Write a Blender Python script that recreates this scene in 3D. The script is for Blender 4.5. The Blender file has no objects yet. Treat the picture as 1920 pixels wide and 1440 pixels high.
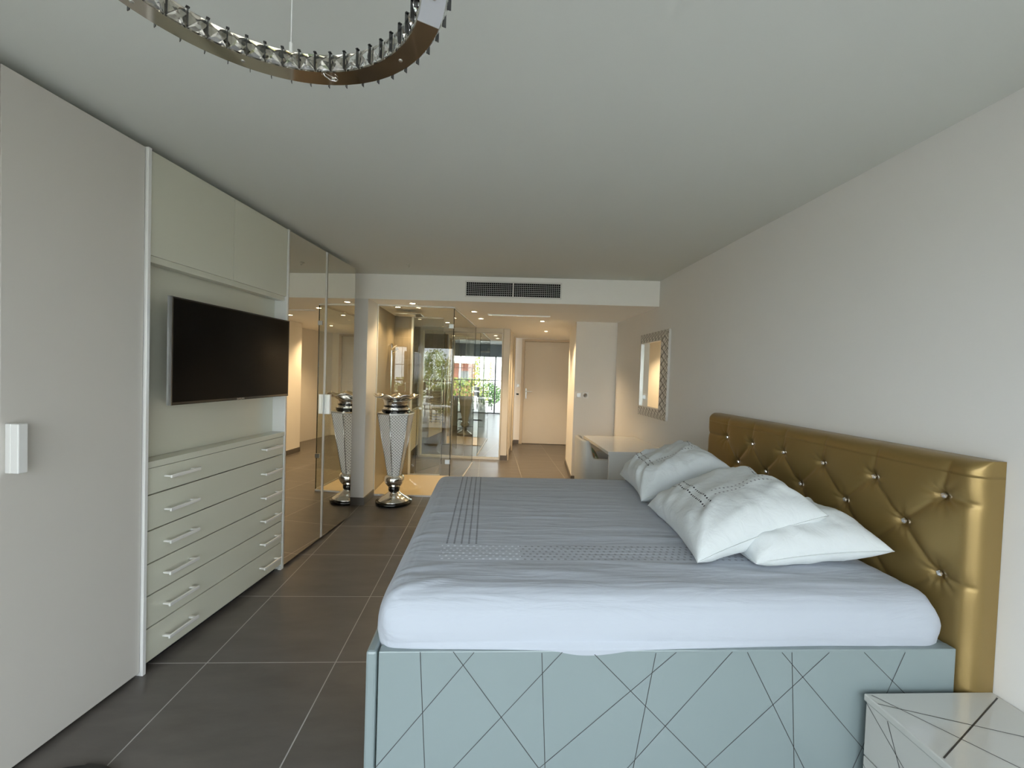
import bpy, bmesh, math, random
from mathutils import Vector, Matrix, noise
random.seed(7)
C = bpy.context.scene
COL = C.collection

# ------------------------------------------------------------------ camera
F_PX, YAW, PITCH, ROLL, CAM_H = 790.5, 0.0573, -0.0245, 0.0332, 1.42
def _axes():
    cy, sy = math.cos(YAW), math.sin(YAW)
    f = Vector((sy, cy, 0)); r = Vector((cy, -sy, 0)); u = Vector((0, 0, 1))
    cp, sp = math.cos(PITCH), math.sin(PITCH)
    f2 = f*cp + u*sp; u2 = -f*sp + u*cp
    cr, sr = math.cos(ROLL), math.sin(ROLL)
    return r*cr + u2*sr, -r*sr + u2*cr, f2
_r, _u, _f = _axes()
cam = bpy.data.cameras.new('camera')
cam.sensor_fit = 'HORIZONTAL'; cam.sensor_width = 36.0; cam.lens = F_PX/1920*36
cam.clip_start = 0.02; cam.clip_end = 200
camo = bpy.data.objects.new('camera', cam); COL.objects.link(camo)
M = Matrix((( _r.x, _u.x, -_f.x, 0), (_r.y, _u.y, -_f.y, 0), (_r.z, _u.z, -_f.z, CAM_H), (0, 0, 0, 1)))
camo.matrix_world = M
C.camera = camo

# ------------------------------------------------------------------ world, daylight, exposure
w = bpy.data.worlds.new('daylight'); C.world = w; w.use_nodes = True
bg = w.node_tree.nodes['Background']
bg.inputs[0].default_value = (0.86, 0.93, 1.0, 1); bg.inputs[1].default_value = 5.4
C.view_settings.view_transform = 'Standard'; C.view_settings.look = 'None'
C.view_settings.exposure = 0.40; C.view_settings.gamma = 1; C.view_settings.use_curve_mapping = False
try:
    C.cycles.max_bounces = 14; C.cycles.transparent_max_bounces = 24
    C.cycles.glossy_bounces = 8; C.cycles.transmission_bounces = 8; C.cycles.diffuse_bounces = 6
    C.cycles.sample_clamp_indirect = 6
except Exception: pass
sun = bpy.data.lights.new('sun', 'SUN'); sun.energy = 5.0; sun.angle = math.radians(1.0); sun.color = (1.0, .96, .88)
so = bpy.data.objects.new('sun', sun); COL.objects.link(so)
so.rotation_euler = (math.radians(-22), math.radians(12), 0)
pl = bpy.data.lights.new('window_portal', 'AREA'); pl.shape = 'RECTANGLE'; pl.size = 3.9; pl.size_y = 2.0
pl.cycles.is_portal = True
po = bpy.data.objects.new('window_portal', pl); COL.objects.link(po)
po.location = (-0.25, -0.56, 1.02); po.rotation_euler = (math.radians(90), 0, math.radians(180))

# ------------------------------------------------------------------ materials
def new_mat(name):
    m = bpy.data.materials.new(name); m.use_nodes = True
    return m, m.node_tree.nodes, m.node_tree.links, m.node_tree.nodes['Principled BSDF']
def mat(name, col, rough=0.5, metal=0.0, spec=0.5, bump=0.0, bscale=200, coat=0.0, var=0.0, vscale=3.0, emit=None, es=0, detail=2):
    m, N, L, B = new_mat(name)
    B.inputs['Base Color'].default_value = (*col, 1); B.inputs['Roughness'].default_value = rough
    B.inputs['Metallic'].default_value = metal; B.inputs['Specular IOR Level'].default_value = spec
    B.inputs['Coat Weight'].default_value = coat; B.inputs['Coat Roughness'].default_value = 0.08
    tc = N.new('ShaderNodeTexCoord')
    if var > 0:
        n = N.new('ShaderNodeTexNoise'); n.inputs['Scale'].default_value = vscale; n.inputs['Detail'].default_value = 5
        L.new(tc.outputs['Object'], n.inputs['Vector'])
        mx = N.new('ShaderNodeMix'); mx.data_type = 'RGBA'
        mx.inputs[6].default_value = (*[c*(1-var) for c in col], 1); mx.inputs[7].default_value = (*[min(1, c*(1+var)) for c in col], 1)
        L.new(n.outputs['Fac'], mx.inputs[0]); L.new(mx.outputs[2], B.inputs['Base Color'])
    if bump > 0:
        n2 = N.new('ShaderNodeTexNoise'); n2.inputs['Scale'].default_value = bscale; n2.inputs['Detail'].default_value = detail
        L.new(tc.outputs['Object'], n2.inputs['Vector'])
        b = N.new('ShaderNodeBump'); b.inputs['Strength'].default_value = bump; b.inputs['Distance'].default_value = 0.002
        L.new(n2.outputs['Fac'], b.inputs['Height']); L.new(b.outputs['Normal'], B.inputs['Normal'])
    if emit:
        B.inputs['Emission Color'].default_value = (*emit, 1); B.inputs['Emission Strength'].default_value = es
    return m
def glass_panel(name, tint, ior=1.5, rough=0.0):
    m = bpy.data.materials.new(name); m.use_nodes = True
    N, L = m.node_tree.nodes, m.node_tree.links
    N.remove(N['Principled BSDF'])
    out = N['Material Output']
    t = N.new('ShaderNodeBsdfTransparent'); t.inputs[0].default_value = (*tint, 1)
    g = N.new('ShaderNodeBsdfGlossy'); g.inputs['Roughness'].default_value = rough
    lw = N.new('ShaderNodeLayerWeight'); lw.inputs[0].default_value = 0.5
    f0 = ((ior-1)/(ior+1))**2
    fr = N.new('ShaderNodeMath'); fr.operation = 'MULTIPLY_ADD'; pw = N.new('ShaderNodeMath'); pw.operation = 'POWER'; pw.inputs[1].default_value = 5.0
    L.new(lw.outputs['Facing'], pw.inputs[0]); L.new(pw.outputs[0], fr.inputs[0]); fr.inputs[1].default_value = (1-f0)*.8; fr.inputs[2].default_value = f0
    mx = N.new('ShaderNodeMixShader')
    L.new(fr.outputs[0], mx.inputs[0]); L.new(t.outputs[0], mx.inputs[1]); L.new(g.outputs[0], mx.inputs[2])
    L.new(mx.outputs[0], out.inputs[0])
    return m
def mnode(N, L, op, a, b=None, c=None):
    n = N.new('ShaderNodeMath'); n.operation = op
    for i, v in enumerate((a, b, c)):
        if v is None: continue
        if isinstance(v, (int, float)): n.inputs[i].default_value = v
        else: L.new(v, n.inputs[i])
    return n.outputs[0]
def tile_mat(name, col, grout, sx, sy, ox, oy, gw, axes=(0, 1), rough=0.35, streak=True, var=0.18):
    m, N, L, B = new_mat(name)
    tc = N.new('ShaderNodeTexCoord'); sp = N.new('ShaderNodeSeparateXYZ'); L.new(tc.outputs['Object'], sp.inputs[0])
    def dist(axis, o, s):
        t = mnode(N, L, 'DIVIDE', mnode(N, L, 'SUBTRACT', sp.outputs[axis], o), s)
        f = mnode(N, L, 'FRACT', t)
        return mnode(N, L, 'MULTIPLY', mnode(N, L, 'MINIMUM', f, mnode(N, L, 'SUBTRACT', 1.0, f)), s), mnode(N, L, 'FLOOR', t)
    dx, ix = dist(axes[0], ox, sx); dy, iy = dist(axes[1], oy, sy)
    g = mnode(N, L, 'LESS_THAN', mnode(N, L, 'MINIMUM', dx, dy), gw)
    mp = N.new('ShaderNodeMapping'); mp.inputs['Rotation'].default_value = (0, 0, math.radians(-35)); mp.inputs['Scale'].default_value = (1.0, 3.2, 1.6) if streak else (1, 1, 1)
    L.new(tc.outputs['Object'], mp.inputs[0])
    n1 = N.new('ShaderNodeTexNoise'); n1.inputs['Scale'].default_value = 3.0; n1.inputs['Detail'].default_value = 8; n1.inputs['Roughness'].default_value = 0.62
    L.new(mp.outputs[0], n1.inputs['Vector'])
    cb = N.new('ShaderNodeCombineXYZ'); L.new(ix, cb.inputs[0]); L.new(iy, cb.inputs[1])
    wn = N.new('ShaderNodeTexWhiteNoise'); L.new(cb.outputs[0], wn.inputs['Vector'])
    tone = mnode(N, L, 'ADD', mnode(N, L, 'MULTIPLY', n1.outputs['Fac'], 0.85), mnode(N, L, 'MULTIPLY', wn.outputs['Value'], 0.15))
    mr = N.new('ShaderNodeMapRange'); L.new(tone, mr.inputs[0]); mr.inputs[1].default_value = .3; mr.inputs[2].default_value = .7
    mx = N.new('ShaderNodeMix'); mx.data_type = 'RGBA'
    mx.inputs[6].default_value = (*[c*(1-var) for c in col], 1); mx.inputs[7].default_value = (*[c*(1+var) for c in col], 1)
    L.new(mr.outputs[0], mx.inputs[0])
    m2 = N.new('ShaderNodeMix'); m2.data_type = 'RGBA'; m2.inputs[7].default_value = (*grout, 1)
    L.new(mx.outputs[2], m2.inputs[6]); L.new(g, m2.inputs[0]); L.new(m2.outputs[2], B.inputs['Base Color'])
    rr = mnode(N, L, 'ADD', rough, mnode(N, L, 'MULTIPLY', g, 0.4)); L.new(rr, B.inputs['Roughness'])
    b = N.new('ShaderNodeBump'); b.inputs['Strength'].default_value = 0.25; b.inputs['Distance'].default_value = 0.002
    L.new(mnode(N, L, 'SUBTRACT', mnode(N, L, 'MULTIPLY', n1.outputs['Fac'], .3), g), b.inputs['Height']); L.new(b.outputs[0], B.inputs['Normal'])
    return m

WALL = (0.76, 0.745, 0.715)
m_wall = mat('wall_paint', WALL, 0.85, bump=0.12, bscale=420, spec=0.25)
m_wall2 = mat('wall_paint_lit', (0.90, 0.88, 0.84), 0.85, bump=0.12, bscale=420, spec=0.25)  # lighter copy of the wall paint, window light put into the colour
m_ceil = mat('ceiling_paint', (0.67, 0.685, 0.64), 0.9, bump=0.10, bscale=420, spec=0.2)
m_floor = tile_mat('floor_tile', (0.112, 0.101, 0.090), (0.40, 0.39, 0.37), .5981, .5981, -1.2888, 2.0441, 0.0024, rough=0.33)
m_walltile = tile_mat('beige_wall_tile', (0.30, 0.25, 0.17), (0.42, 0.37, 0.27), .60, .30, 0.0, 0.06, 0.0016, axes=(1, 2), rough=0.3, streak=False, var=0.07)
m_walltile_x = tile_mat('beige_wall_tile_back', (0.30, 0.25, 0.17), (0.42, 0.37, 0.27), .60, .30, -1.27, 0.06, 0.0016, axes=(0, 2), rough=0.3, streak=False, var=0.07)
m_base = mat('skirting_tile', (0.13, 0.12, 0.11), 0.4, var=0.15, vscale=6)
m_tray = mat('shower_tray_stone', (0.62, 0.50, 0.33), 0.4, var=0.06)
m_lac = mat('white_lacquer', (0.60, 0.60, 0.50), 0.22, coat=0.3, bump=0.02, bscale=60)
m_panel = mat('grey_matt_lacquer', (0.56, 0.535, 0.49), 0.38, bump=0.05, bscale=500)
m_white = mat('white_lacquer_bright', (0.74, 0.74, 0.70), 0.28)
m_gloss = mat('white_high_gloss', (0.50, 0.505, 0.475), 0.12, coat=0.6)
m_gloss2 = mat('desk_white_gloss', (0.82, 0.82, 0.79), 0.14, coat=0.5)
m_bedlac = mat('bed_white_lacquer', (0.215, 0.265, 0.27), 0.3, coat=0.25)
m_line = mat('inlaid_dark_line', (0.035, 0.035, 0.035), 0.35)
m_dark = mat('recess_shade', (0.01, 0.01, 0.01), 0.8)  # near-black, shade under furniture and in socket holes put into the colour
m_chrome = mat('chrome', (0.86, 0.86, 0.85), 0.08, metal=1.0)
m_silver = mat('polished_silver', (0.88, 0.87, 0.84), 0.13, metal=1.0, bump=0.15, bscale=14)
m_steel = mat('brushed_steel', (0.6, 0.6, 0.58), 0.3, metal=1.0)
m_alu = mat('satin_handle', (0.86, 0.86, 0.83), 0.25, metal=0.3)
m_strip = mat('edge_profile', (0.80, 0.80, 0.78), 0.3, metal=0.2)
m_mirror = mat('bronze_mirror', (0.80, 0.77, 0.70), 0.0, metal=1.0)
m_mirror2 = mat('clear_mirror', (0.88, 0.89, 0.86), 0.0, metal=1.0)
m_black = mat('black_gloss', (0.006, 0.006, 0.006), 0.08, coat=0.5)
m_screen = mat('black_screen', (0.003, 0.003, 0.003), 0.16, spec=0.12)
m_blackmat = mat('black_rubber', (0.012, 0.012, 0.012), 0.5)
m_glass = glass_panel('shower_glass', (0.955, 0.965, 0.94), 1.62)
m_wglass = glass_panel('window_glass', (0.98, 0.985, 0.98), 1.45)
m_glassedge = mat('glass_edge', (0.012, 0.02, 0.016), 0.1)
m_alum_frame = mat('window_frame_grey', (0.25, 0.26, 0.27), 0.4)
m_shutter = mat('shutter_box_grey', (0.22, 0.25, 0.28), 0.6)
m_door = mat('entry_door_paint', (0.70, 0.68, 0.64), 0.5, var=0.03)
m_casing = mat('door_casing_paint', (0.62, 0.55, 0.45), 0.5)
m_plate = mat('switch_plate', (0.93, 0.93, 0.92), 0.3)
m_crystal_btn = mat('crystal_button', (0.9, 0.9, 0.92), 0.03, metal=0.85)
m_chair = mat('white_leatherette', (0.66, 0.65, 0.61), 0.45, bump=0.08, bscale=300)
m_film = mat('white_led_film', (0.62, 0.63, 0.66), 0.45, bump=0.6, bscale=25)
m_ringchrome = mat('ring_mirror_steel', (0.55, 0.50, 0.43), 0.06, metal=1.0)
def crystal_mat():
    m, N, L, B = new_mat('cut_crystal')
    B.inputs['Base Color'].default_value = (0.97, 0.98, 0.97, 1); B.inputs['Roughness'].default_value = 0.0
    B.inputs['Transmission Weight'].default_value = 1.0; B.inputs['IOR'].default_value = 1.6
    return m
m_crystal = crystal_mat()
def leather():
    m, N, L, B = new_mat('gold_leather')
    B.inputs['Base Color'].default_value = (0.30, 0.205, 0.072, 1); B.inputs['Metallic'].default_value = 0.60
    B.inputs['Roughness'].default_value = 0.36; B.inputs['Coat Weight'].default_value = 0.15; B.inputs['Coat Roughness'].default_value = 0.3
    tc = N.new('ShaderNodeTexCoord'); v = N.new('ShaderNodeTexVoronoi'); v.inputs['Scale'].default_value = 420
    L.new(tc.outputs['Object'], v.inputs['Vector'])
    b = N.new('ShaderNodeBump'); b.inputs['Strength'].default_value = 0.12; b.inputs['Distance'].default_value = 0.001
    L.new(v.outputs['Distance'], b.inputs['Height']); L.new(b.outputs[0], B.inputs['Normal'])
    return m
m_leather = leather()

def cloth(name, col, kind=None, a=None):
    """white cotton with a printed dotted border; kind 'sheet' or 'pillow' places the print in the cloth's own UV coordinates"""
    m, N, L, B = new_mat(name)
    B.inputs['Roughness'].default_value = 0.8; B.inputs['Specular IOR Level'].default_value = 0.2
    B.inputs['Sheen Weight'].default_value = 0.12
    uv = N.new('ShaderNodeUVMap'); tc = N.new('ShaderNodeTexCoord')
    sp = N.new('ShaderNodeSeparateXYZ'); L.new(uv.outputs[0], sp.inputs[0])
    U, V = sp.outputs[0], sp.outputs[1]
    def dots(x0, x1, nx_pitch, y0, y1, ny_pitch, rad, stagger=False):
        gx = mnode(N, L, 'DIVIDE', mnode(N, L, 'SUBTRACT', U, x0), nx_pitch)
        gy = mnode(N, L, 'DIVIDE', mnode(N, L, 'SUBTRACT', V, y0), ny_pitch)
        if stagger:
            odd = mnode(N, L, 'MULTIPLY', mnode(N, L, 'MODULO', mnode(N, L, 'ABSOLUTE', mnode(N, L, 'FLOOR', gy)), 2.0), 0.5)
            gx = mnode(N, L, 'ADD', gx, odd)
        fx = mnode(N, L, 'MULTIPLY', mnode(N, L, 'SUBTRACT', mnode(N, L, 'FRACT', gx), 0.5), nx_pitch)
        fy = mnode(N, L, 'MULTIPLY', mnode(N, L, 'SUBTRACT', mnode(N, L, 'FRACT', gy), 0.5), ny_pitch)
        d = mnode(N, L, 'SQRT', mnode(N, L, 'ADD', mnode(N, L, 'MULTIPLY', fx, fx), mnode(N, L, 'MULTIPLY', fy, fy)))
        ins = mnode(N, L, 'LESS_THAN', d, rad)
        for v, lo, hi in ((U, x0, x1), (V, y0, y1)):
            ins = mnode(N, L, 'MULTIPLY', ins, mnode(N, L, 'GREATER_THAN', v, lo))
            ins = mnode(N, L, 'MULTIPLY', ins, mnode(N, L, 'LESS_THAN', v, hi))
        return ins
    cur = None
    base = (*col, 1)
    layers = a or []
    src = None
    for (args, c) in layers:
        ins = dots(*args)
        mx = N.new('ShaderNodeMix'); mx.data_type = 'RGBA'
        if src is None: mx.inputs[6].default_value = base
        else: L.new(src, mx.inputs[6])
        mx.inputs[7].default_value = (*c, 1); L.new(ins, mx.inputs[0]); src = mx.outputs[2]
    if src is None: B.inputs['Base Color'].default_value = base
    else: L.new(src, B.inputs['Base Color'])
    mp = N.new('ShaderNodeMapping')
    if kind == 'sheet': mp.inputs['Scale'].default_value = (1.3, 9.0, 4.0)
    else: mp.inputs['Scale'].default_value = (5, 5, 5)
    L.new(tc.outputs['Object'], mp.inputs[0])
    n = N.new('ShaderNodeTexNoise'); n.inputs['Scale'].default_value = 2.6; n.inputs['Detail'].default_value = 4; n.inputs['Distortion'].default_value = 0.6
    L.new(mp.outputs[0], n.inputs['Vector'])
    b = N.new('ShaderNodeBump'); b.inputs['Strength'].default_value = 0.55; b.inputs['Distance'].default_value = 0.012
    L.new(n.outputs['Fac'], b.inputs['Height'])
    n3 = N.new('ShaderNodeTexNoise'); n3.inputs['Scale'].default_value = 900
    L.new(tc.outputs['Object'], n3.inputs['Vector'])
    b2 = N.new('ShaderNodeBump'); b2.inputs['Strength'].default_value = 0.05; b2.inputs['Distance'].default_value = 0.001
    L.new(n3.outputs['Fac'], b2.inputs['Height']); L.new(b.outputs[0], b2.inputs['Normal']); L.new(b2.outputs[0], B.inputs['Normal'])
    return m
DK = (0.035, 0.037, 0.045); LG = (0.27, 0.28, 0.30); WH = (0.93, 0.94, 0.95)
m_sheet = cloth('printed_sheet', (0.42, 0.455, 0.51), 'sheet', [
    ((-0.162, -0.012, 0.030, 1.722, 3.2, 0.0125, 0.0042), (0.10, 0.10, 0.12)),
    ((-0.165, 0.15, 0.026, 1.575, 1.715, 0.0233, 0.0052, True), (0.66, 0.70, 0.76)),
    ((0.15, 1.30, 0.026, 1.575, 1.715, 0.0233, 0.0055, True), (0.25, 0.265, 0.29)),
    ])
m_pillow = cloth('printed_pillowcase', (0.63, 0.67, 0.68), 'pillow', [
    ((0.10, 0.76, 0.030, 0.19, 0.31, 0.060, 0.0085), DK),
    ((0.60, 0.72, 0.060, 0.34, 0.86, 0.036, 0.0085), LG),
    ((0.10, 0.60, 0.030, 0.86, 0.96, 0.050, 0.0085), DK),
    ])
m_pillow2 = cloth('plain_pillowcase', (0.64, 0.68, 0.69), 'pillow')

def lattice_mat(name, col, dark, sc, rot=45, thr=0.22):
    m, N, L, B = new_mat(name)
    uv = N.new('ShaderNodeUVMap'); mp = N.new('ShaderNodeMapping'); mp.inputs['Rotation'].default_value = (0, 0, math.radians(rot)); mp.inputs['Scale'].default_value = (sc, sc, sc)
    L.new(uv.outputs[0], mp.inputs[0]); sp = N.new('ShaderNodeSeparateXYZ'); L.new(mp.outputs[0], sp.inputs[0])
    def f(o):
        t = mnode(N, L, 'FRACT', o); return mnode(N, L, 'ABSOLUTE', mnode(N, L, 'SUBTRACT', t, .5))
    g = mnode(N, L, 'ADD', f(sp.outputs[0]), f(sp.outputs[1]))
    k = mnode(N, L, 'LESS_THAN', g, thr)
    mx = N.new('ShaderNodeMix'); mx.data_type = 'RGBA'; mx.inputs[6].default_value = (*col, 1); mx.inputs[7].default_value = (*dark, 1)
    L.new(k, mx.inputs[0]); L.new(mx.outputs[2], B.inputs['Base Color'])
    B.inputs['Roughness'].default_value = 0.35; B.inputs['Metallic'].default_value = 0.0
    b = N.new('ShaderNodeBump'); b.inputs['Strength'].default_value = 0.6; b.inputs['Distance'].default_value = 0.003
    L.new(g, b.inputs['Height']); L.new(b.outputs[0], B.inputs['Normal'])
    return m
m_lattice = lattice_mat('beaded_lattice', (0.96, 0.95, 0.92), (0.30, 0.28, 0.26), 46, 45, 0.33)
def frame_mat():
    m, N, L, B = new_mat('silver_diamond_frame')
    uv = N.new('ShaderNodeUVMap'); sp = N.new('ShaderNodeSeparateXYZ'); L.new(uv.outputs[0], sp.inputs[0])
    k = None
    for (a, b, off) in ((1.0, 1.0, 0), (1.0, -1.0, 0.3), (1.0, 1.7, .43), (1.0, -1.7, .1)):
        t = mnode(N, L, 'ADD', mnode(N, L, 'ADD', mnode(N, L, 'MULTIPLY', sp.outputs[0], a*13), mnode(N, L, 'MULTIPLY', sp.outputs[1], b*13)), off)
        d = mnode(N, L, 'ABSOLUTE', mnode(N, L, 'SUBTRACT', mnode(N, L, 'FRACT', t), .5))
        q = mnode(N, L, 'LESS_THAN', d, 0.045)
        k = q if k is None else mnode(N, L, 'MAXIMUM', k, q)
    mx = N.new('ShaderNodeMix'); mx.data_type = 'RGBA'; mx.inputs[6].default_value = (0.72, 0.71, 0.68, 1); mx.inputs[7].default_value = (0.08, 0.08, 0.075, 1)
    L.new(k, mx.inputs[0]); L.new(mx.outputs[2], B.inputs['Base Color']); B.inputs['Roughness'].default_value = .3; B.inputs['Metallic'].default_value = .35
    return m
m_frame = frame_mat()
def floral():
    m, N, L, B = new_mat('floral_cushion_fabric')
    tc = N.new('ShaderNodeTexCoord'); v = N.new('ShaderNodeTexVoronoi'); v.inputs['Scale'].default_value = 22
    L.new(tc.outputs['Object'], v.inputs['Vector'])
    cr = N.new('ShaderNodeValToRGB'); e = cr.color_ramp.elements
    e[0].position = 0; e[0].color = (0.30, 0.34, 0.18, 1); e[1].position = 1; e[1].color = (0.10, 0.15, 0.08, 1)
    for p, c in ((.35, (0.55, 0.55, 0.42, 1)), (.6, (0.32, 0.16, 0.08, 1)), (.8, (0.25, 0.30, 0.16, 1))):
        q = cr.color_ramp.elements.new(p); q.color = c
    sp = N.new('ShaderNodeSeparateColor'); L.new(v.outputs['Color'], sp.inputs[0]); L.new(sp.outputs[0], cr.inputs[0]); L.new(cr.outputs[0], B.inputs['Base Color'])
    B.inputs['Roughness'].default_value = .8
    return m
m_floral = floral()

# ------------------------------------------------------------------ mesh helpers
class MB:
    def __init__(s): s.bm = bmesh.new(); s.uv = s.bm.loops.layers.uv.new('UVMap')
    def merge(s, o, mi=0, T=None):
        if T is not None: bmesh.ops.transform(o, matrix=T, verts=o.verts)
        for f in o.faces: f.material_index = mi
        me = bpy.data.meshes.new('t'); o.to_mesh(me); o.free(); s.bm.from_mesh(me); bpy.data.meshes.remove(me)
        return s
    def box(s, x0, y0, z0, x1, y1, z1, bev=0.0, mi=0, T=None, seg=2):
        o = bmesh.new(); o.loops.layers.uv.new('UVMap')
        bmesh.ops.create_cube(o, size=1)
        sx, sy, sz = abs(x1-x0), abs(y1-y0), abs(z1-z0)
        for v in o.verts: v.co = Vector(((x0+x1)/2+v.co.x*sx, (y0+y1)/2+v.co.y*sy, (z0+z1)/2+v.co.z*sz))
        if bev > 0:
            bmesh.ops.bevel(o, geom=list(o.edges), offset=min(bev, .45*min(sx, sy, sz)), segments=seg, affect='EDGES', profile=0.5)
        return s.merge(o, mi, T)
    def cyl(s, p0, p1, r, n=16, r2=None, mi=0, caps=True):
        p0, p1 = Vector(p0), Vector(p1); d = p1-p0
        o = bmesh.new(); o.loops.layers.uv.new('UVMap')
        bmesh.ops.create_cone(o, cap_ends=caps, segments=n, radius1=r, radius2=r if r2 is None else r2, depth=d.length)
        T = Matrix.Translation((p0+p1)/2) @ d.to_track_quat('Z', 'Y').to_matrix().to_4x4()
        return s.merge(o, mi, T)
    def prism(s, poly, z0, z1, mi=0):
        a = [s.bm.verts.new((x, y, z0)) for x, y in poly]; b = [s.bm.verts.new((x, y, z1)) for x, y in poly]
        fs = [s.bm.faces.new(a[::-1]), s.bm.faces.new(b)]
        n = len(poly)
        for i in range(n): fs.append(s.bm.faces.new((a[i], a[(i+1) % n], b[(i+1) % n], b[i])))
        for f in fs: f.material_index = mi
        bmesh.ops.recalc_face_normals(s.bm, faces=fs)
        return s
    def lathe(s, prof, n=48, c=(0, 0), mi=0, wob=None, cap=True):
        rings = []
        for (r, z) in prof:
            ring = []
            for i in range(n):
                a = 2*math.pi*i/n; rr, zz = (r, z) if wob is None else wob(r, z, a)
                ring.append(s.bm.verts.new((c[0]+rr*math.cos(a), c[1]+rr*math.sin(a), zz)))
            rings.append(ring)
        fs = []
        for j in range(len(rings)-1):
            for i in range(n):
                fs.append(s.bm.faces.new((rings[j][i], rings[j][(i+1) % n], rings[j+1][(i+1) % n], rings[j+1][i])))
        if cap:
            fs.append(s.bm.faces.new(rings[0][::-1])); fs.append(s.bm.faces.new(rings[-1]))
        for f in fs: f.material_index = mi; f.smooth = True
        return s
    def tube(s, pts, r, n=8, mi=0):
        pts = [Vector(p) for p in pts]; rings = []
        for i, p in enumerate(pts):
            d = (pts[min(i+1, len(pts)-1)]-pts[max(i-1, 0)]).normalized()
            q = d.to_track_quat('Z', 'Y'); rr = r[i] if isinstance(r, (list, tuple)) else r
            rings.append([s.bm.verts.new(p + q @ Vector((rr*math.cos(2*math.pi*k/n), rr*math.sin(2*math.pi*k/n), 0))) for k in range(n)])
        fs = []
        for j in range(len(rings)-1):
            for i in range(n): fs.append(s.bm.faces.new((rings[j][i], rings[j][(i+1) % n], rings[j+1][(i+1) % n], rings[j+1][i])))
        fs.append(s.bm.faces.new(rings[0][::-1])); fs.append(s.bm.faces.new(rings[-1]))
        for f in fs: f.material_index = mi; f.smooth = True
        return s
    def grid(s, P, UV=None, mi=0, wrap=False, smooth=True):
        """P[j][i] positions"""
        V = [[s.bm.verts.new(p) for p in row] for row in P]
        nj, ni = len(V), len(V[0])
        for j in range(nj-1):
            for i in range(ni if wrap else ni-1):
                k = (i+1) % ni
                f = s.bm.faces.new((V[j][i], V[j][k], V[j+1][k], V[j+1][i])); f.material_index = mi; f.smooth = smooth
                if UV:
                    for l, (a, b) in zip(f.loops, ((j, i), (j, k), (j+1, k), (j+1, i))): l[s.uv].uv = UV[a][b]
        return V
    def quad(s, pts, mi=0, uvs=None):
        f = s.bm.faces.new([s.bm.verts.new(p) for p in pts]); f.material_index = mi
        if uvs:
            for l, u in zip(f.loops, uvs): l[s.uv].uv = u
        return f
    def line_on(s, plane, off, a, b, wd, mi, out=0.0006):
        """thin flat inlay strip between 2-D points a,b on an axis plane ('x','y','z') at coordinate off"""
        a, b = Vector(a), Vector(b); d = (b-a).normalized(); n = Vector((-d.y, d.x))*wd/2
        q = [a+n, b+n, b-n, a-n]
        m = {'x': lambda p: (off, p.x, p.y), 'y': lambda p: (p.x, off, p.y), 'z': lambda p: (p.x, p.y, off)}[plane]
        s.quad([m(p) for p in q], mi)
    def build(s, name, mats, parent=None, loc=None, rotz=0, smooth=None):
        if not isinstance(mats, (list, tuple)): mats = [mats]
        me = bpy.data.meshes.new(name); s.bm.to_mesh(me); s.bm.free()
        for m in mats: me.materials.append(m)
        if smooth: 
            for p in me.polygons: p.use_smooth = True
        o = bpy.data.objects.new(name, me); COL.objects.link(o)
        if parent: o.parent = parent
        if loc is not None: o.location = loc
        if rotz: o.rotation_euler = (0, 0, rotz)
        return o
def tag(o, label, cat, group=None, kind=None):
    if label: o['label'] = label
    if cat: o['category'] = cat
    if group: o['group'] = group
    if kind: o['kind'] = kind
    return o
def thing(name, label, cat, loc=(0, 0, 0), rotz=0, group=None):
    o = bpy.data.objects.new(name, None); COL.objects.link(o); o.empty_display_size = .1
    o.location = loc; o.rotation_euler = (0, 0, rotz)
    return tag(o, label, cat, group)
def struct(name, mb, m, loc=None, rotz=0):
    o = mb.build(name, m, None, loc, rotz); o['kind'] = 'structure'; return o
def dup(root, loc, rotz=None, label=None):
    r = root.copy(); COL.objects.link(r); r.location = loc
    if rotz is not None: r.rotation_euler = (0, 0, rotz)
    if label: r['label'] = label
    for ch in list(root.children):
        c = ch.copy(); COL.objects.link(c); c.parent = r
        for g in list(ch.children):
            d = g.copy(); COL.objects.link(d); d.parent = c
    return r

# frames: the wardrobe row stands turned a few degrees from the tiles
CA = Vector((-1.525, 1.959)); VV = Vector((.1205, .9927)); UU = Vector((.9927, -.1205))
ROTC = math.atan2(VV.y, VV.x)         # local +x along the row (away), +y into the wall
def cabpt(s, t=0.0): p = CA + VV*s + UU*t; return (p.x, p.y)      # t>0 into the room
ROTB = math.atan2(UU.y, UU.x)

# ------------------------------------------------------------------ shell
ZC, ZL = 2.40, 2.144
fl = MB(); fl.box(-3.2, -0.62, -0.12, 2.3, 9.3, 0.0); struct('floor', fl, m_floor)
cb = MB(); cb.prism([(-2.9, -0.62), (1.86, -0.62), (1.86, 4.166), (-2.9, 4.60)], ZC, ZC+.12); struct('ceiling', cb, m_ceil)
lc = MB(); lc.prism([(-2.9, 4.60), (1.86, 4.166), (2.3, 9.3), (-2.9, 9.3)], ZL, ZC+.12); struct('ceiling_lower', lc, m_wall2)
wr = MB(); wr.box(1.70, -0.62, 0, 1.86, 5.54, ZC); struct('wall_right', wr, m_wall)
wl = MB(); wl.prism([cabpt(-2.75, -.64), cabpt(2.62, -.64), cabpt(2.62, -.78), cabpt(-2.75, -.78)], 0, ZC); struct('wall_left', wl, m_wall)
pr = MB(); pr.prism([(-2.2, 4.536), (-1.259, 4.4504), (-1.245, 4.775), (-2.2, 4.775)], 0, ZL); struct('wall_pier', pr, m_wall)
sw = MB(); sw.prism([(-2.0, 4.776), (-1.27, 4.776), (-1.27, 5.83), (-2.0, 5.83)], 0, ZL); struct('wall_shower', sw, m_walltile)
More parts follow.
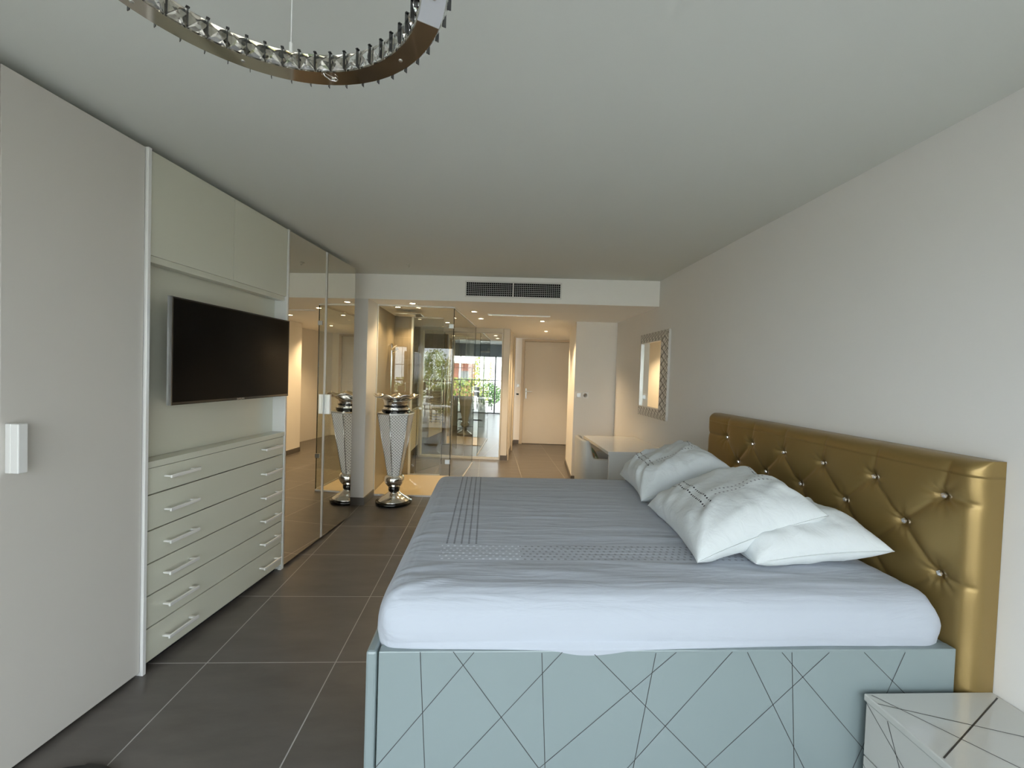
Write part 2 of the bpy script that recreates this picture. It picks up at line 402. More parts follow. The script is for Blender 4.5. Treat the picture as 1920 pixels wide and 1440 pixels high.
ss = MB(); ss.box(-1.2695, 5.75, 0, -1.045, 5.83, ZL); struct('wall_shower_back', ss, m_walltile_x)
bl = MB(); bl.box(-2.0, 5.831, 0, -1.75, 7.6, ZL); struct('wall_bathroom', bl, m_walltile)
# pillar block on the right, and the corridor's right side
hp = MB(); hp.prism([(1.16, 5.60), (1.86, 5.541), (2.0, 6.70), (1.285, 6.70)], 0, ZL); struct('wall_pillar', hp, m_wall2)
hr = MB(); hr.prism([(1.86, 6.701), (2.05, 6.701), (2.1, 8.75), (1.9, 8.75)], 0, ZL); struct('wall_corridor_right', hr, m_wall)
# wall that carries the mirrored closet, and the post beside it
MX, MY, MROT = 0.235, 6.885, -math.radians(5.6)
mu = Vector((math.cos(MROT), math.sin(MROT))); mv = Vector((-math.sin(MROT), math.cos(MROT)))
def mp_(a, b): p = Vector((MX, MY)) + mu*a + mv*b; return (p.x, p.y)
bw = MB(); bw.prism([mp_(-2.2, .10), mp_(-.02, .10), mp_(-.02, .3), mp_(-2.2, .3)], 0, ZL); struct('wall_bathroom_back', bw, m_walltile_x)
ps = MB(); ps.prism([(.235, 6.86), (.335, 6.85), (.40, 7.35), (.54, 8.47), (.40, 8.47), (.26, 7.3)], 0, ZL); struct('wall_corridor_left', ps, m_wall)
bk = MB()
BY = lambda x: 8.52 - .05*(x-.7)
for (xa, xb, za, zb) in ((.30, .70, 0, ZL), (.70, 1.71, 2.10, ZL), (1.71, 2.1, 0, ZL)):
    bk.prism([(xa, BY(xa)), (xb, BY(xb)), (xb, BY(xb)+.2), (xa, BY(xa)+.2)], za, zb)
bk.prism([(.5, BY(.5)+.201), (1.9, BY(1.9)+.201), (1.9, BY(1.9)+.3), (.5, BY(.5)+.3)], 0, ZL)  # unseen plate added behind the door, blocks the sky at its gaps
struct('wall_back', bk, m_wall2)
# skirting
b1 = MB(); b1.prism([(-1.9, 4.494), (-1.247, 4.437), (-1.247, 4.449), (-1.9, 4.508)], 0, .075)
b1.prism([(-1.259, 4.437), (-1.247, 4.437), (-1.234, 4.768), (-1.2445, 4.768)], 0, .075); struct('baseboard_pier', b1, m_base)
b2 = MB(); b2.prism([(.235, 6.848), (.347, 6.838), (.347, 6.85), (.235, 6.859)], 0, .08)
b2.prism([(.338, 6.845), (.35, 6.845), (.55, 8.45), (.54, 8.45)], 0, .08)
b2.prism([(.55, 8.515), (.66, 8.51), (.66, 8.498), (.55, 8.503)], 0, .08); struct('baseboard_corridor', b2, m_base)
b3 = MB(); b3.prism([(1.150, 5.592), (1.162, 5.588), (1.285, 6.70), (1.273, 6.70)], 0, .075)
b3.prism([(1.150, 5.590), (1.6995, 5.538), (1.6995, 5.526), (1.150, 5.578)], 0, .075); struct('baseboard_pillar', b3, m_base)
b4 = MB(); b4.box(1.688, 3.05, 0, 1.6995, 5.52, .075); b4.box(1.688, -.5, 0, 1.6995, .80, .075); struct('baseboard_right', b4, m_base)
# raised access strip in the low ceiling
ac = MB(); ac.prism([(-.03, 5.20), (.74, 5.16), (.745, 5.215), (-.025, 5.255)], ZL-.012, ZL-.0005)
t = ac.build('linear_air_slot', m_plate); tag(t, 'thin linear air slot across the low ceiling before the entrance corridor', 'vent')
sl = MB(); sl.prism([(-.015, 5.21), (.73, 5.171), (.731, 5.182), (-.014, 5.221)], ZL-.0135, ZL-.0115)
sl.prism([(-.012, 5.235), (.734, 5.196), (.734, 5.205), (-.012, 5.244)], ZL-.0135, ZL-.0115); sl.build('slot', m_chrome, t)

# window wall behind the camera, its shutter box and sliding doors
wf = MB(); wf.box(-2.95, -0.78, ZL-.10, 1.86, -0.62, ZC+.12); wf.box(1.66, -.78, 0, 1.86, -.62, ZL-.10)
wf.box(-2.95, -.78, 0, -2.22, -.62, ZL-.10); struct('wall_front', wf, m_wall)
tb = MB(); tb.box(-2.25, -.615, 2.0, 1.69, -.52, ZC-.005, .004); struct('trim_shutter_box', tb, m_shutter)
wn_ = MB()
xs = [-2.22, -1.25, -.28, .69, 1.66]
for x in xs: wn_.box(x-.022 if x > -2.2 else x, -.745, 0.0, x+.022 if x < 1.6 else x, -.665, ZL-.10, .003)
wn_.box(-2.22, -.745, 0, 1.66, -.665, .05, .003); wn_.box(-2.22, -.745, 1.97, 1.66, -.665, ZL-.1, .003)
wnd = struct('window_1', wn_, m_alum_frame)
pn = MB()
for a, b in zip(xs[:-1], xs[1:]): pn.box(a+.022, -.712, .05, b-.022, -.704, 1.97)
pn.build('window_pane', m_wglass, wnd)

# terrace and what stands outside (seen in the mirrors)
tf = MB(); tf.box(-9, -5.2, -.14, 7, -.79, -.02); struct('terrace_floor', tf, mat('terrace_paving', (0.36, 0.36, 0.36), .55, var=.08))
gr = MB(); gr.box(-30, -40, -.5, 30, -5.21, -.3); struct('ground', gr, mat('pale_bounce_ground', (0.66, 0.64, 0.56), .9, var=.12))  # ground beyond the terrace, made pale as added bounce for the soffit
ov = MB(); ov.box(-9, -1.35, 2.45, 7, -.79, 2.65); struct('ceiling_balcony', ov, mat('balcony_underside', (0.35, 0.37, 0.40), .9))
def stems(name, label, cat, c, rad, n, cols, trunk=0.0, group=None):
    root = thing(name, label, cat, (c[0], c[1], c[2]), 0, group)
    mb = MB()
    for i in range(n):
        while True:
            p = Vector((random.uniform(-1, 1), random.uniform(-1, 1), random.uniform(-1, 1)))
            if .35 < p.length < 1: break
        p = Vector((p.x*rad[0], p.y*rad[1], trunk+rad[2]+p.z*rad[2]))
        s = random.uniform(.03, .07); q = Vector((random.uniform(-1, 1), random.uniform(-1, 1), random.uniform(-.3, 1))).normalized()
        a = q.orthogonal().normalized()*s; b = q.cross(a).normalized()*s*.55
        mb.quad([p-a, p+b, p+a, p-b], random.randrange(len(cols)))
    mb.build('foliage', cols, root)
    st = MB(); st.cyl((0, 0, 0), (0, 0, trunk+rad[2]), .035, 8, .02); st.build('stem', mat('bark', (.12, .08, .05), .9), root)
    return root
g1 = mat('leaf_dark', (0.05, 0.12, 0.04), .6); g2 = mat('leaf_mid', (0.14, 0.26, 0.07), .6); g3 = mat('leaf_yellow', (0.42, 0.45, 0.10), .6)
stems('shrub', 'dark green shrub on the terrace, reflected low at the right of the mirror door', 'plant', (-2.15, -4.3, -.02), (.55, .4, .52), 1500, [g1, g2])
stems('tree', 'yellow green tree beyond the terrace, reflected in the mirror door', 'tree', (-3.6, -9.0, -.3), (.8, .7, 1.0), 2200, [g2, g3, g3], .7)
hg = MB()
for i in range(5000):
    p = Vector((random.uniform(-2.5, 6), random.uniform(-12.6, -12.0), random.uniform(-.3, 1.05)))
    s = random.uniform(.05, .1); q = Vector((random.uniform(-1, 1), random.uniform(-.2, 1), random.uniform(-.3, 1))).normalized()
    a = q.orthogonal().normalized()*s; b = q.cross(a).normalized()*s*.6
    hg.quad([p-a, p+b, p+a, p-b], random.randrange(2))
tag(hg.build('hedge', [g3, g2]), 'yellow green hedge in front of the red building, reflected in the glass', 'hedge', kind='stuff')
rb = thing('red_building', 'low red walled building outside, seen reflected in the shower glass', 'building', (1.0, -15, -.3))
x_ = MB(); x_.box(-.5, -3, 0, 1.9, 0, 2.3); x_.build('wall', mat('red_render', (0.42, 0.17, 0.13), .8), rb)
x_ = MB(); x_.box(-.8, -3.3, 2.3, 2.2, .3, 2.45); x_.build('roof', mat('pale_roof', (0.6, 0.58, 0.55), .8), rb)
x_ = MB(); x_.box(.2, 0, .8, .9, .03, 1.8); x_.build('window', m_alum_frame, rb)
rl = thing('terrace_railing', 'dark metal railing along the terrace edge, seen reflected', 'railing', (-1, -5.1, -.02))
x_ = MB(); x_.box(-7.5, -.02, 1.08, 7.5, .02, 1.12); x_.box(-7.5, -.015, .1, 7.5, .015, .13); x_.box(-7.5, -.012, 1.62, 7.5, .012, 1.64); x_.build('rail', m_blackmat, rl)
for k in range(11):
    x_ = MB(); x_.box(-7.5+k*1.5-.02, -.02, 0, -7.5+k*1.5+.02, .02, 1.66); x_.build('post', m_blackmat, rl)
def garden_chair(loc, rz, label):
    r = thing('outdoor_chair', label, 'chair', loc, rz, 'black terrace chairs')
    a = MB(); a.box(-.23, -.22, .43, .23, .22, .47, .01); a.build('seat', m_plate, r)
    a = MB(); a.box(-.23, .19, .5, .23, .23, .88, .012, T=Matrix.Rotation(-.08, 4, 'X')); a.build('backrest', m_blackmat, r)
    for x in (-.2, .2):
        for y in (-.19, .19):
            a = MB(); a.cyl((x, y, .43), (x*1.1, y*1.15, 0), .014, 8); a.build('leg', m_blackmat, r)
    return r
garden_chair((-1.95, -2.4, -.02), 2.6, 'black terrace chair with white seat, nearer the window, in the mirror reflection')
garden_chair((-2.65, -2.9, -.02), -2.2, 'black terrace chair with white seat, farther left, in the mirror reflection')
gt = thing('outdoor_table', 'round white terrace table beside the black chairs, in the mirror reflection', 'table', (-2.5, -2.1, -.02))
a = MB(); a.lathe([(.01, .70), (.38, .70), (.39, .715), (.38, .73), (.01, .73)], 32); a.build('table_top', m_plate, gt)
a = MB(); a.cyl((0, 0, 0), (0, 0, .7), .03, 12); a.build('pedestal', m_blackmat, gt)
a = MB(); a.lathe([(.01, 0), (.22, 0), (.22, .015), (.03, .03)], 24); a.build('foot', m_blackmat, gt)

# ------------------------------------------------------------------ wardrobe row (left)
def cab_thing(name, label, cat, s0, group=None): return thing(name, label, cat, (*cabpt(s0), 0), ROTC, group)
D = .60
def handle_block(parent, x, z0=1.035, z1=1.2):
    h = MB(); h.box(x-.014, -.048, z0, x+.014, -.0205, z1, .003); h.box(x-.014, -.0205, z0, x+.006, -.0005, z1, .002)
    o = h.build('handle', m_strip, parent); o['label'] = 'pale upright bar handle'; return o
def tall_wardrobe(s0, label, group):
    r = cab_thing('wardrobe', label, 'wardrobe', s0, group)
    b = MB(); b.box(.001, .022, .03, .498, D, 2.355); b.build('body', m_white, r)
    b = MB(); b.box(.02, .05, 0, .48, D-.02, .03); b.build('plinth', m_dark, r)
    d = MB(); d.box(.002, 0, .018, .497, .02, 2.357, .0015); dr = d.build('door', m_panel, r)
    handle_block(dr, .028)
    return r
tall_wardrobe(-.5, 'tall grey wardrobe door unit with bar handle, beside the drawers', 'grey wardrobe units')
tall_wardrobe(-1.0, 'grey wardrobe unit nearest the window at the left picture edge', 'grey wardrobe units')
e = MB(); e.box(.0, -.013, .0, .016, D, 2.36, .0015); tp = e.build('side_panel', m_strip, None, (*cabpt(0.0), 0), ROTC)
tag(tp, 'thin white upright panel between the grey wardrobe and the drawers', 'panel')
e = MB(); e.box(.0, -.004, .0, .018, D, 2.36, .0015); e.box(-.012, -.003, 0, .018, .02, .022, .001); tp = e.build('side_panel', m_strip, None, (*cabpt(1.046), 0), ROTC)
tag(tp, 'thin white upright panel between the drawers and the mirrored wardrobe', 'panel')

# chest of drawers
ch = cab_thing('chest_of_drawers', 'white built-in chest with six wide drawers under the television', 'chest of drawers', .0175)
W = 1.027
b = MB(); b.box(.001, .0215, .03, W, D-.02, .935); b.build('body', mat('chest_carcass_shaded', (.10, .10, .09), .7), ch)  # carcass darkened, shade of the drawer gaps put into its colour
b = MB(); b.box(.001, -.004, .9355, W, .33, .966, .002); b.build('top', m_lac, ch)
b = MB(); b.box(.02, .04, 0, W-.02, D-.05, .03); b.build('plinth', m_dark, ch)
zs = [.945, .812, .647, .4945, .346, .195, .036]
for i in range(6):
    z1, z0 = zs[i]-.0028, zs[i+1]+.0028
    if i == 0: z1 = .933
    d = MB(); d.box(.003, 0, z0, W-.003, .020, z1, .0015); dr = d.build('drawer', m_lac, ch)
    zc = {0: .883, 1: .725}.get(i, (z0+z1)/2)
    for xa in (.088, .785):
        h = MB(); h.box(xa, -.044, zc-.008, xa+.175, -.034, zc+.008, .0025)
        for xp in (xa+.012, xa+.163): h.box(xp-.007, -.0345, zc-.004, xp+.007, -.0005, zc+.004, .0015)
        h.build('handle', m_alu, dr)
# back panel of the niche and upper cupboard
bp = MB(); bp.box(0, .085, .9665, W, .105, 1.8995); bo = bp.build('niche_back_panel', m_lac, None, (*cabpt(.0175), 0), ROTC)
tag(bo, 'pale flat back panel of the niche behind the television', 'panel')
up = cab_thing('upper_cupboard', 'two-door white wall cupboard above the television', 'cupboard', .0175)
b = MB(); b.box(.001, .022, 1.90, W, D-.02, 2.355); b.build('body', m_white, up)
b = MB(); b.box(.001, .012, 1.868, W, .072, 1.8995, .003); b.build('light_pelmet', m_lac, up)
for xa, xb in ((.002, .522), (.526, W-.001)):
    d = MB(); d.box(xa, 0, 1.897, xb, .020, 2.357, .0015); d.build('door', m_lac, up)

# television
tv = cab_thing('television', 'flat black wall-mounted television in the niche over the drawers', 'television', .507)
TZ = 1.472
b = MB(); b.box(-.449, -.078, TZ-.25, .449, -.058, TZ+.25, .004); tb_ = b.build('bezel', m_black, tv)
b = MB(); b.box(-.441, -.0790, TZ-.236, .441, -.0778, TZ+.242); b.build('screen', m_screen, tv)
b = MB(); b.box(-.40, -.058, TZ-.22, .40, -.034, TZ+.18, .012); b.build('rear_housing', m_blackmat, tv)
b = MB(); b.box(-.12, -.034, TZ-.12, .12, -.022, TZ+.12, .002); b.box(-.03, -.022, TZ-.05, .03, .0845, TZ+.05, .004); b.box(-.1, .07, TZ-.1, .1, .0845, TZ+.1, .002); b.build('wall_bracket', m_blackmat, tv)
for x in (-.4505, .4465):
    b = MB(); b.box(x, -.0785, TZ-.25, x+.004, -.056, TZ+.25); b.build('side_trim', mat('dark_chrome', (.25, .25, .24), .15, metal=1), tv)
def text_mesh(name, body, size, m, parent, loc, rot, extrude=.0003):
    cu = bpy.data.curves.new(name, 'FONT'); cu.body = body; cu.size = size; cu.align_x = 'CENTER'; cu.align_y = 'CENTER'; cu.extrude = extrude
    o = bpy.data.objects.new(name, cu); COL.objects.link(o)
    dg = bpy.context.evaluated_depsgraph_get(); me = bpy.data.meshes.new_from_object(o.evaluated_get(dg)); bpy.data.objects.remove(o)
    me.materials.clear(); me.materials.append(m)
    o = bpy.data.objects.new(name, me); COL.objects.link(o); o.parent = parent; o.location = loc; o.rotation_euler = rot; return o
text_mesh('logo', 'SAMSUNG', .013, m_steel, tv, (.0, -.0794, TZ-.243), (math.pi/2, 0, 0))

# mirrored wardrobe
mw = cab_thing('mirrored_wardrobe', 'tall wardrobe with two full-height mirror doors near the silver vase', 'wardrobe', 1.066)
b = MB(); b.box(.001, .022, .03, 1.045, D, 2.355); b.build('body', m_white, mw)
b = MB(); b.box(.02, .05, 0, 1.02, D-.02, .03); b.build('plinth', m_dark, mw)
for xa, xb, nm in ((.003, .498, 0), (.535, 1.045, 1)):
    d = MB(); d.box(xa, .004, .018, xb, .020, 2.357); dr = d.build('door', m_steel, mw)
    g = MB(); g.box(xa+.002, -.0005, .020, xb-.002, .0035, 2.355); g.build('mirror', m_mirror, dr)
    if nm == 1: handle_block(dr, xa-.004, 1.038, 1.2)
e = MB(); e.box(.500, .002, .018, .513, .02, 2.357, .001); e.box(.517, .002, .018, .532, .02, 2.357, .001); e.build('edge_profile', m_strip, mw)

# ------------------------------------------------------------------ bed
bed = thing('bed', 'white lacquered storage bed with dark diagonal lines on its side', 'bed', (0, 0, 0))
FX0, FX1, FY0, FY1, FZ = -.349, 1.592, 1.30, 2.93, .549
lines = [((-0.183, 0.548), (-0.135, -.19)), ((-0.081, 0.548), (0.48, -.206)), ((-0.016, 0.546), (-0.309, 0.185)), ((0.197, 0.543), (0.243, -.201)),
 ((0.262, 0.545), (-0.31, -.09)), ((0.361, 0.542), (0.746, 0.163)), ((0.746, .163), (1.1, -.186)), ((0.565, 0.541), (0.447, -.211)), ((0.632, 0.543), (-.1, -.09)),
 ((0.818, 0.544), (0.2, -.164)), ((0.868, 0.542), (1.27, -.195)), ((0.985, 0.541), (1.55, -.08)), ((1.019, 0.541), (1.07, -.18)), ((1.147, 0.54), (0.4, -.161)),
 ((1.267, 0.54), (1.56, .267)), ((1.411, 0.539), (1.20, .03))]
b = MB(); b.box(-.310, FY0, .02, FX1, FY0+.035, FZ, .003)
for p, q in lines:
    p, q = Vector(p), Vector(q)
    if q.y < .05: q = p + (q-p)*((p.y-.05)/(p.y-q.y))
    b.line_on('y', FY0-.0006, p, q, .0022, 1)
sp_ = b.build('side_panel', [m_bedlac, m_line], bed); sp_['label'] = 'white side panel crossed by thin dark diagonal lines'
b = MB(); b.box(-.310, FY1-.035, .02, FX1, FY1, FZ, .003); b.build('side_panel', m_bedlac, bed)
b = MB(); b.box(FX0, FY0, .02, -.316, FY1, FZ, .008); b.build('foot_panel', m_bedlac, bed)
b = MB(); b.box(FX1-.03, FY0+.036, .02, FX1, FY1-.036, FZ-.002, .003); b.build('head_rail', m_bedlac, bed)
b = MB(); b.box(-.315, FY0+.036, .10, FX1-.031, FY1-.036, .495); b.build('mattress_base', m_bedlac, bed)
b = MB(); b.box(-.30, FY0+.06, 0, FX1-.05, FY1-.06, .02); b.build('plinth', m_dark, bed)

# headboard
HY0, HY1, HZ, HX, HT = 1.275, 2.975, 1.185, 1.6985, .100
btn = [(1.385+.2695*i, 1.042) for i in range(6)] + [(1.52+.2695*i, .905) for i in range(5)] + [(1.385+.2695*i, .765) for i in range(6)] + [(1.52+.2695*i, .63) for i in range(5)]
segs = []
for (y, z) in btn:
    for (y2, z2) in btn:
        if y2 > y+.01 and abs(y2-y-.135) < .03 and abs(abs(z2-z)-.137) < .03: segs.append(((y, z), (y2, z2)))
for i in range(6): segs.append(((btn[i][0], 1.042), (btn[i][0]-.02, 1.16)))
for zz in (1.042, .765): segs.append(((1.385, zz), (1.28, zz-.005))); segs.append(((btn[5][0], zz), (HY1-.01, zz)))
def seg_d(p, a, b):
    ax, ay = a; bx, by = b; dx, dy = bx-ax, by-ay
    t_ = max(0, min(1, ((p[0]-ax)*dx+(p[1]-ay)*dy)/(dx*dx+dy*dy)))
    return math.hypot(p[0]-ax-t_*dx, p[1]-ay-t_*dy)
hb = thing('headboard', 'gold tufted leather headboard with crystal buttons behind the bed', 'headboard', (0, 0, 0))
def hb_x(y, z):
    R = .042
    def rr(e): 
        t_ = max(0.0, min(1.0, e/R)); return math.sqrt(max(0, 1-(1-t_)**2))
    k = rr(y-HY0)*rr(HY1-y)*rr(HZ-z)
    x = HT*(.45+.55*k)
    d = 0.0
    for s_ in segs:
        q = seg_d((y, z), *s_)
        if q < .06: d = max(d, .0045*math.exp(-(q/.008)**2) + .004*math.exp(-(q/.03)**2))
    for bt in btn:
        q = math.hypot(y-bt[0], z-bt[1])
        if q < .15:
            ang = math.atan2(z-bt[1], y-bt[0])
            d = max(d, d*.4+.019*math.exp(-(q/.022)**2)+.006*math.exp(-(q/.055)**2)*(1+.35*math.sin(ang*9)))
    return x - d*min(1, k)
ys = [HY0] + [HY0+.055*(1-math.cos(i/10*math.pi/2)) for i in range(1, 10)]
n_ = 250; ys += [HY0+.055+(HY1-HY0-.11)*i/n_ for i in range(n_+1)] + [HY1-.055*(1-math.cos(i/8*math.pi/2)) for i in range(7, 0, -1)] + [HY1]
zz_ = [0.0, .2, .4, .5] + [.5+.005*i for i in range(1, 127)] + [HZ-.055*(1-math.cos(i/10*math.pi/2)) for i in range(10, 0, -1)] + [HZ]
P = []
for z in zz_: P.append([Vector((HX-hb_x(y, z), y, z)) for y in ys])
b = MB()
V = b.grid(P)
# wrap the rim back to the wall
def backv(v): return b.bm.verts.new((HX, v.co.y, v.co.z))
rim = [V[j][0] for j in range(len(V))] + V[-1][1:] + [V[j][-1] for j in range(len(V)-2, -1, -1)]
bk_ = [backv(v) for v in rim]
for i in range(len(rim)-1):
    try:
        f = b.bm.faces.new((rim[i], bk_[i], bk_[i+1], rim[i+1])); f.smooth = True
    except ValueError: pass
bmesh.ops.recalc_face_normals(b.bm, faces=b.bm.faces)
hbm = b.build('upholstery', m_leather, hb)
bb = bmesh.new(); bmesh.ops.create_icosphere(bb, subdivisions=1, radius=.0115)
for v in bb.verts: v.co.x *= .75
bme = bpy.data.meshes.new('crystal_button'); bb.to_mesh(bme); bb.free(); bme.materials.append(m_crystal_btn)
for (y, z) in btn:
    o = bpy.data.objects.new('crystal_button', bme); COL.objects.link(o); o.parent = hb
    o.location = (HX-HT+.016, y, z)

# mattress with its fitted sheet
MX0, MX1, MY0, MY1, MZ0, MZ1 = -.330, 1.588, 1.318, 2.925, .497, .716
def ridge(p, f): return 1-abs(noise.noise(p*f))
def mattress():
    nx, ny = 210, 170; R = .085
    P, UV = [], []
    cx, cy = (MX0+MX1)/2, (MY0+MY1)/2; hx, hy = (MX1-MX0)/2, (MY1-MY0)/2
    # profile parameter: from centre of the top outwards, over the edge, down and under
    L_in = 1.0
    def shape(a, b):
        """a,b in [-1,1] on an unrolled cloth; beyond .8 the cloth turns down"""
        return a, b
    # build as a rounded box from a dense cube-sphere style top grid plus side loops
    rings = []
    top_n = 60
    levels = [(1-(k/top_n)) for k in range(top_n)]
    return None
def rounded_rect_ring(hx, hy, r, n):
    pts = []
    per = [(hx-r, hy-r, 0), (-(hx-r), hy-r, 90), (-(hx-r), -(hy-r), 180), (hx-r, -(hy-r), 270)]
    ns, na = n
    for k, (x, y, a0) in enumerate(per):
        for i in range(na):
            a = math.radians(a0+90*i/na); pts.append((x+r*math.cos(a), y+r*math.sin(a)))
        x2, y2, a1 = per[(k+1) % 4]; a = math.radians(a0+90)
        sx, sy = x+r*math.cos(a), y+r*math.sin(a); ex, ey = x2+r*math.cos(a), y2+r*math.sin(a)
        for i in range(ns): pts.append((sx+(ex-sx)*i/ns, sy+(ey-sy)*i/ns))
    return pts
b = MB()
cx, cy = (MX0+MX1)/2, (MY0+MY1)/2; hx, hy = (MX1-MX0)/2, (MY1-MY0)/2
prof = [(-.050, MZ0), (-.020, MZ0+.003), (-.006, MZ0+.02), (0.0, .55), (.006, .58), (.006, .61), (.002, .635), (-.006, .66), (-.020, .683), (-.038, .698), (-.060, .708), (-.085, .713)]
prof2 = []
for i in range(len(prof)-1):
    for k in range(4):
        t_ = k/4; prof2.append((prof[i][0]*(1-t_)+prof[i+1][0]*t_, prof[i][1]*(1-t_)+prof[i+1][1]*t_))
prof2.append(prof[-1])
rings, ruv = [], []
NR = (110, 14)
inner = [(-.085-(hy-.085-.03)*k/60, .713+.004*math.sin(k/60*1.5)) for k in range(1, 61)]
def wr_(x, y, z, top):
    p = Vector((x, y, z))
    # tension creases: long folds along x in the right half, short gathers at the corners and the foot edge
    wx = max(0, min(1, (x-.1)/.9)); wy = 1-min(1, abs(y-2.1)/.55)
    a = noise.noise(Vector((x*1.1+y*.35, (y+.06*x)*17+x*.8, 3.0)))
    f1 = max(0, a-.08)**1.2 * .021*(.25+.95*wx)*(.25+.75*max(0, wy))
    a2 = noise.noise(Vector((x*1.4, y*30, 9.0))); f1 += max(0, a2-.1)*.0035
    ef = max(0, 1-(x-MX0)/.30)
    a3 = noise.noise(Vector((x*3.0, y*26-x*9, 5.0))); f2 = max(0, a3-.02)*.017*ef
    nf = max(0, 1-abs(y-1.50)/.16)
    a4 = noise.noise(Vector((x*2.0+1, y*22+x*1.7, 7.0))); f3 = max(0, a4)*.013*nf
    return f1+f2+f3
allp = prof2+inner
for j, (o_, z) in enumerate(allp):
    top = z > .69
    ring = rounded_rect_ring(hx+o_, hy+o_, max(.004, .075+o_*.9), NR)
    row, uvr = [], []
    for (x, y) in ring:
        X, Y = cx+x, cy+y; Z = z
        if top: Z += wr_(X, Y, z, True) + .003*noise.noise(Vector((X*2.2, Y*2.2, 1)))
        else:
            # side bulge waves
            nx_, ny_ = (x/hx, y/hy)
            g = noise.noise(Vector((X*3+Z*2, Y*3, Z*9)))*.004
            X += g*(1 if x > 0 else -1)*(abs(nx_) > .95); Y += g*(1 if y > 0 else -1)*(abs(ny_) > .93)
            dcor = min(math.hypot(X-MX0, Y-MY0), math.hypot(X-MX1, Y-MY0))
            if dcor < .28:
                q = noise.noise(Vector((X*30+Z*14, Y*14, Z*7)))*.006*(1-dcor/.28); Y -= q; X += q*(1 if x > 0 else -1)
            if y < 0 and z < .56: Y -= .020*math.exp(-((X-.35)/.42)**2)*(1 if z > .52 else .6)   # sags over the rim in the middle
            if y < 0 and z < .53: Z += .018*max(0, (X-.9)/.6)
        row.append(Vector((X, Y, Z))); uvr.append((X, Y))
    rings.append(row); ruv.append(uvr)
V = b.grid(rings, ruv, wrap=True)
f = b.bm.faces.new(V[-1]); f.smooth = True
f = b.bm.faces.new(V[0][::-1])
bmesh.ops.recalc_face_normals(b.bm, faces=b.bm.faces)
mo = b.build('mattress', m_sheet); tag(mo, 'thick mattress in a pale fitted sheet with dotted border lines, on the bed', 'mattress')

# pillows
def pillow(name, label, corners, thick, m, group=None, seed=0, pinch=.10):
    """corners: c00,c10,c11,c01 of the seam in space"""
    c = [Vector(q) for q in corners]; n = 44
    rt = thing(name, label, 'pillow', tuple((c[0]+c[1]+c[2]+c[3])/4), 0, group)
    org = Vector(rt.location)
    nrm = ((c[1]-c[0]).cross(c[3]-c[0])).normalized()
    if nrm.z < 0: nrm = -nrm
    b = MB()
    for side in (1, -1):
        P, UV = [], []
        for j in range(n+1):
            row, uvr = [], []
            for i in range(n+1):
                # denser near the seams
                u = .5-.5*math.cos(math.pi*i/n); v = .5-.5*math.cos(math.pi*j/n)
                a = 2*u-1; d = 2*v-1
                uu = u + pinch*.5*(-a)*(1-d*d)*0 - .045*a*(1-d*d); vv = v - .045*d*(1-a*a)
                p = c[0]*(1-uu)*(1-vv)+c[1]*uu*(1-vv)+c[2]*uu*vv+c[3]*(1-uu)*vv
                h = (max(0, 1-a**4)*max(0, 1-d**4))**.46
                h *= (1-.25*(a*a*d*d))
                edge = min(1-abs(a), 1-abs(d))
                q = Vector((u*3+seed, v*3, seed*1.7))
                wr = noise.noise(q*1.1)*.018
                rad = math.atan2(d, a)
                r2 = math.hypot(a, d)
                fold = max(0, noise.noise(Vector((u*9+v*5+seed, v*2.2-u*2, 2+seed))))*.030
                fold += max(0, noise.noise(Vector((math.cos(rad)*5, math.sin(rad)*5, seed+r2))))*.036*(r2 > .45)*min(1, max(0, r2-.45)*2)
                hh = thick*(.62 if side > 0 else .38)*h + (wr+fold)*min(1, h*1.3)*(1 if side > 0 else .5)
                p = p + nrm*side*hh
                if side < 0: p.z = max(p.z, FLOORZ)
                row.append(p-org); uvr.append((u, v))
            P.append(row); UV.append(uvr)
        b.grid(P, UV)
    bmesh.ops.remove_doubles(b.bm, verts=b.bm.verts, dist=.0005)
    bmesh.ops.recalc_face_normals(b.bm, faces=b.bm.faces)
    o = b.build('pillowcase', m, rt)
    # little seam ears at the corners
    s = MB()
    pts = []
    for k in range(4):
        a, d = c[k], c[(k+1) % 4]
        mid = (a+d)/2; cen = org
        for i in range(12):
            t_ = i/12; pp = a*(1-t_)+d*t_; pp = pp + (cen-pp)*.0 + ((cen-mid).normalized())*(.045*(a-d).length*4*t_*(1-t_))*.98
            pts.append(pp-org)
    pts.append(pts[0]); s.tube(pts, .0022, 6)
    s.build('seam', m_pillow2, rt)
    return rt
FLOORZ = .722
pillow('pillow', 'plain white pillow lying flat against the gold headboard, under the front dotted pillow',
       [(1.02, 1.50, .742), (1.02, 2.05, .745), (1.545, 2.11, .80), (1.545, 1.485, .80)], .20, m_pillow2, 'pillows on the bed', 3)
pillow('pillow', 'nearest white pillow with dotted square border, propped on a plain pillow',
       [(.87, 2.18, .745), (.795, 1.50, .745), (1.36, 1.58, .90), (1.43, 2.20, .895)], .215, m_pillow, 'pillows on the bed', 8)
pillow('pillow', 'white dotted pillow at the far side of the bed, leaning on the headboard',
       [(.935, 2.87, .745), (.86, 2.25, .745), (1.38, 2.28, .93), (1.44, 2.84, .93)], .205, m_pillow, 'pillows on the bed', 15)

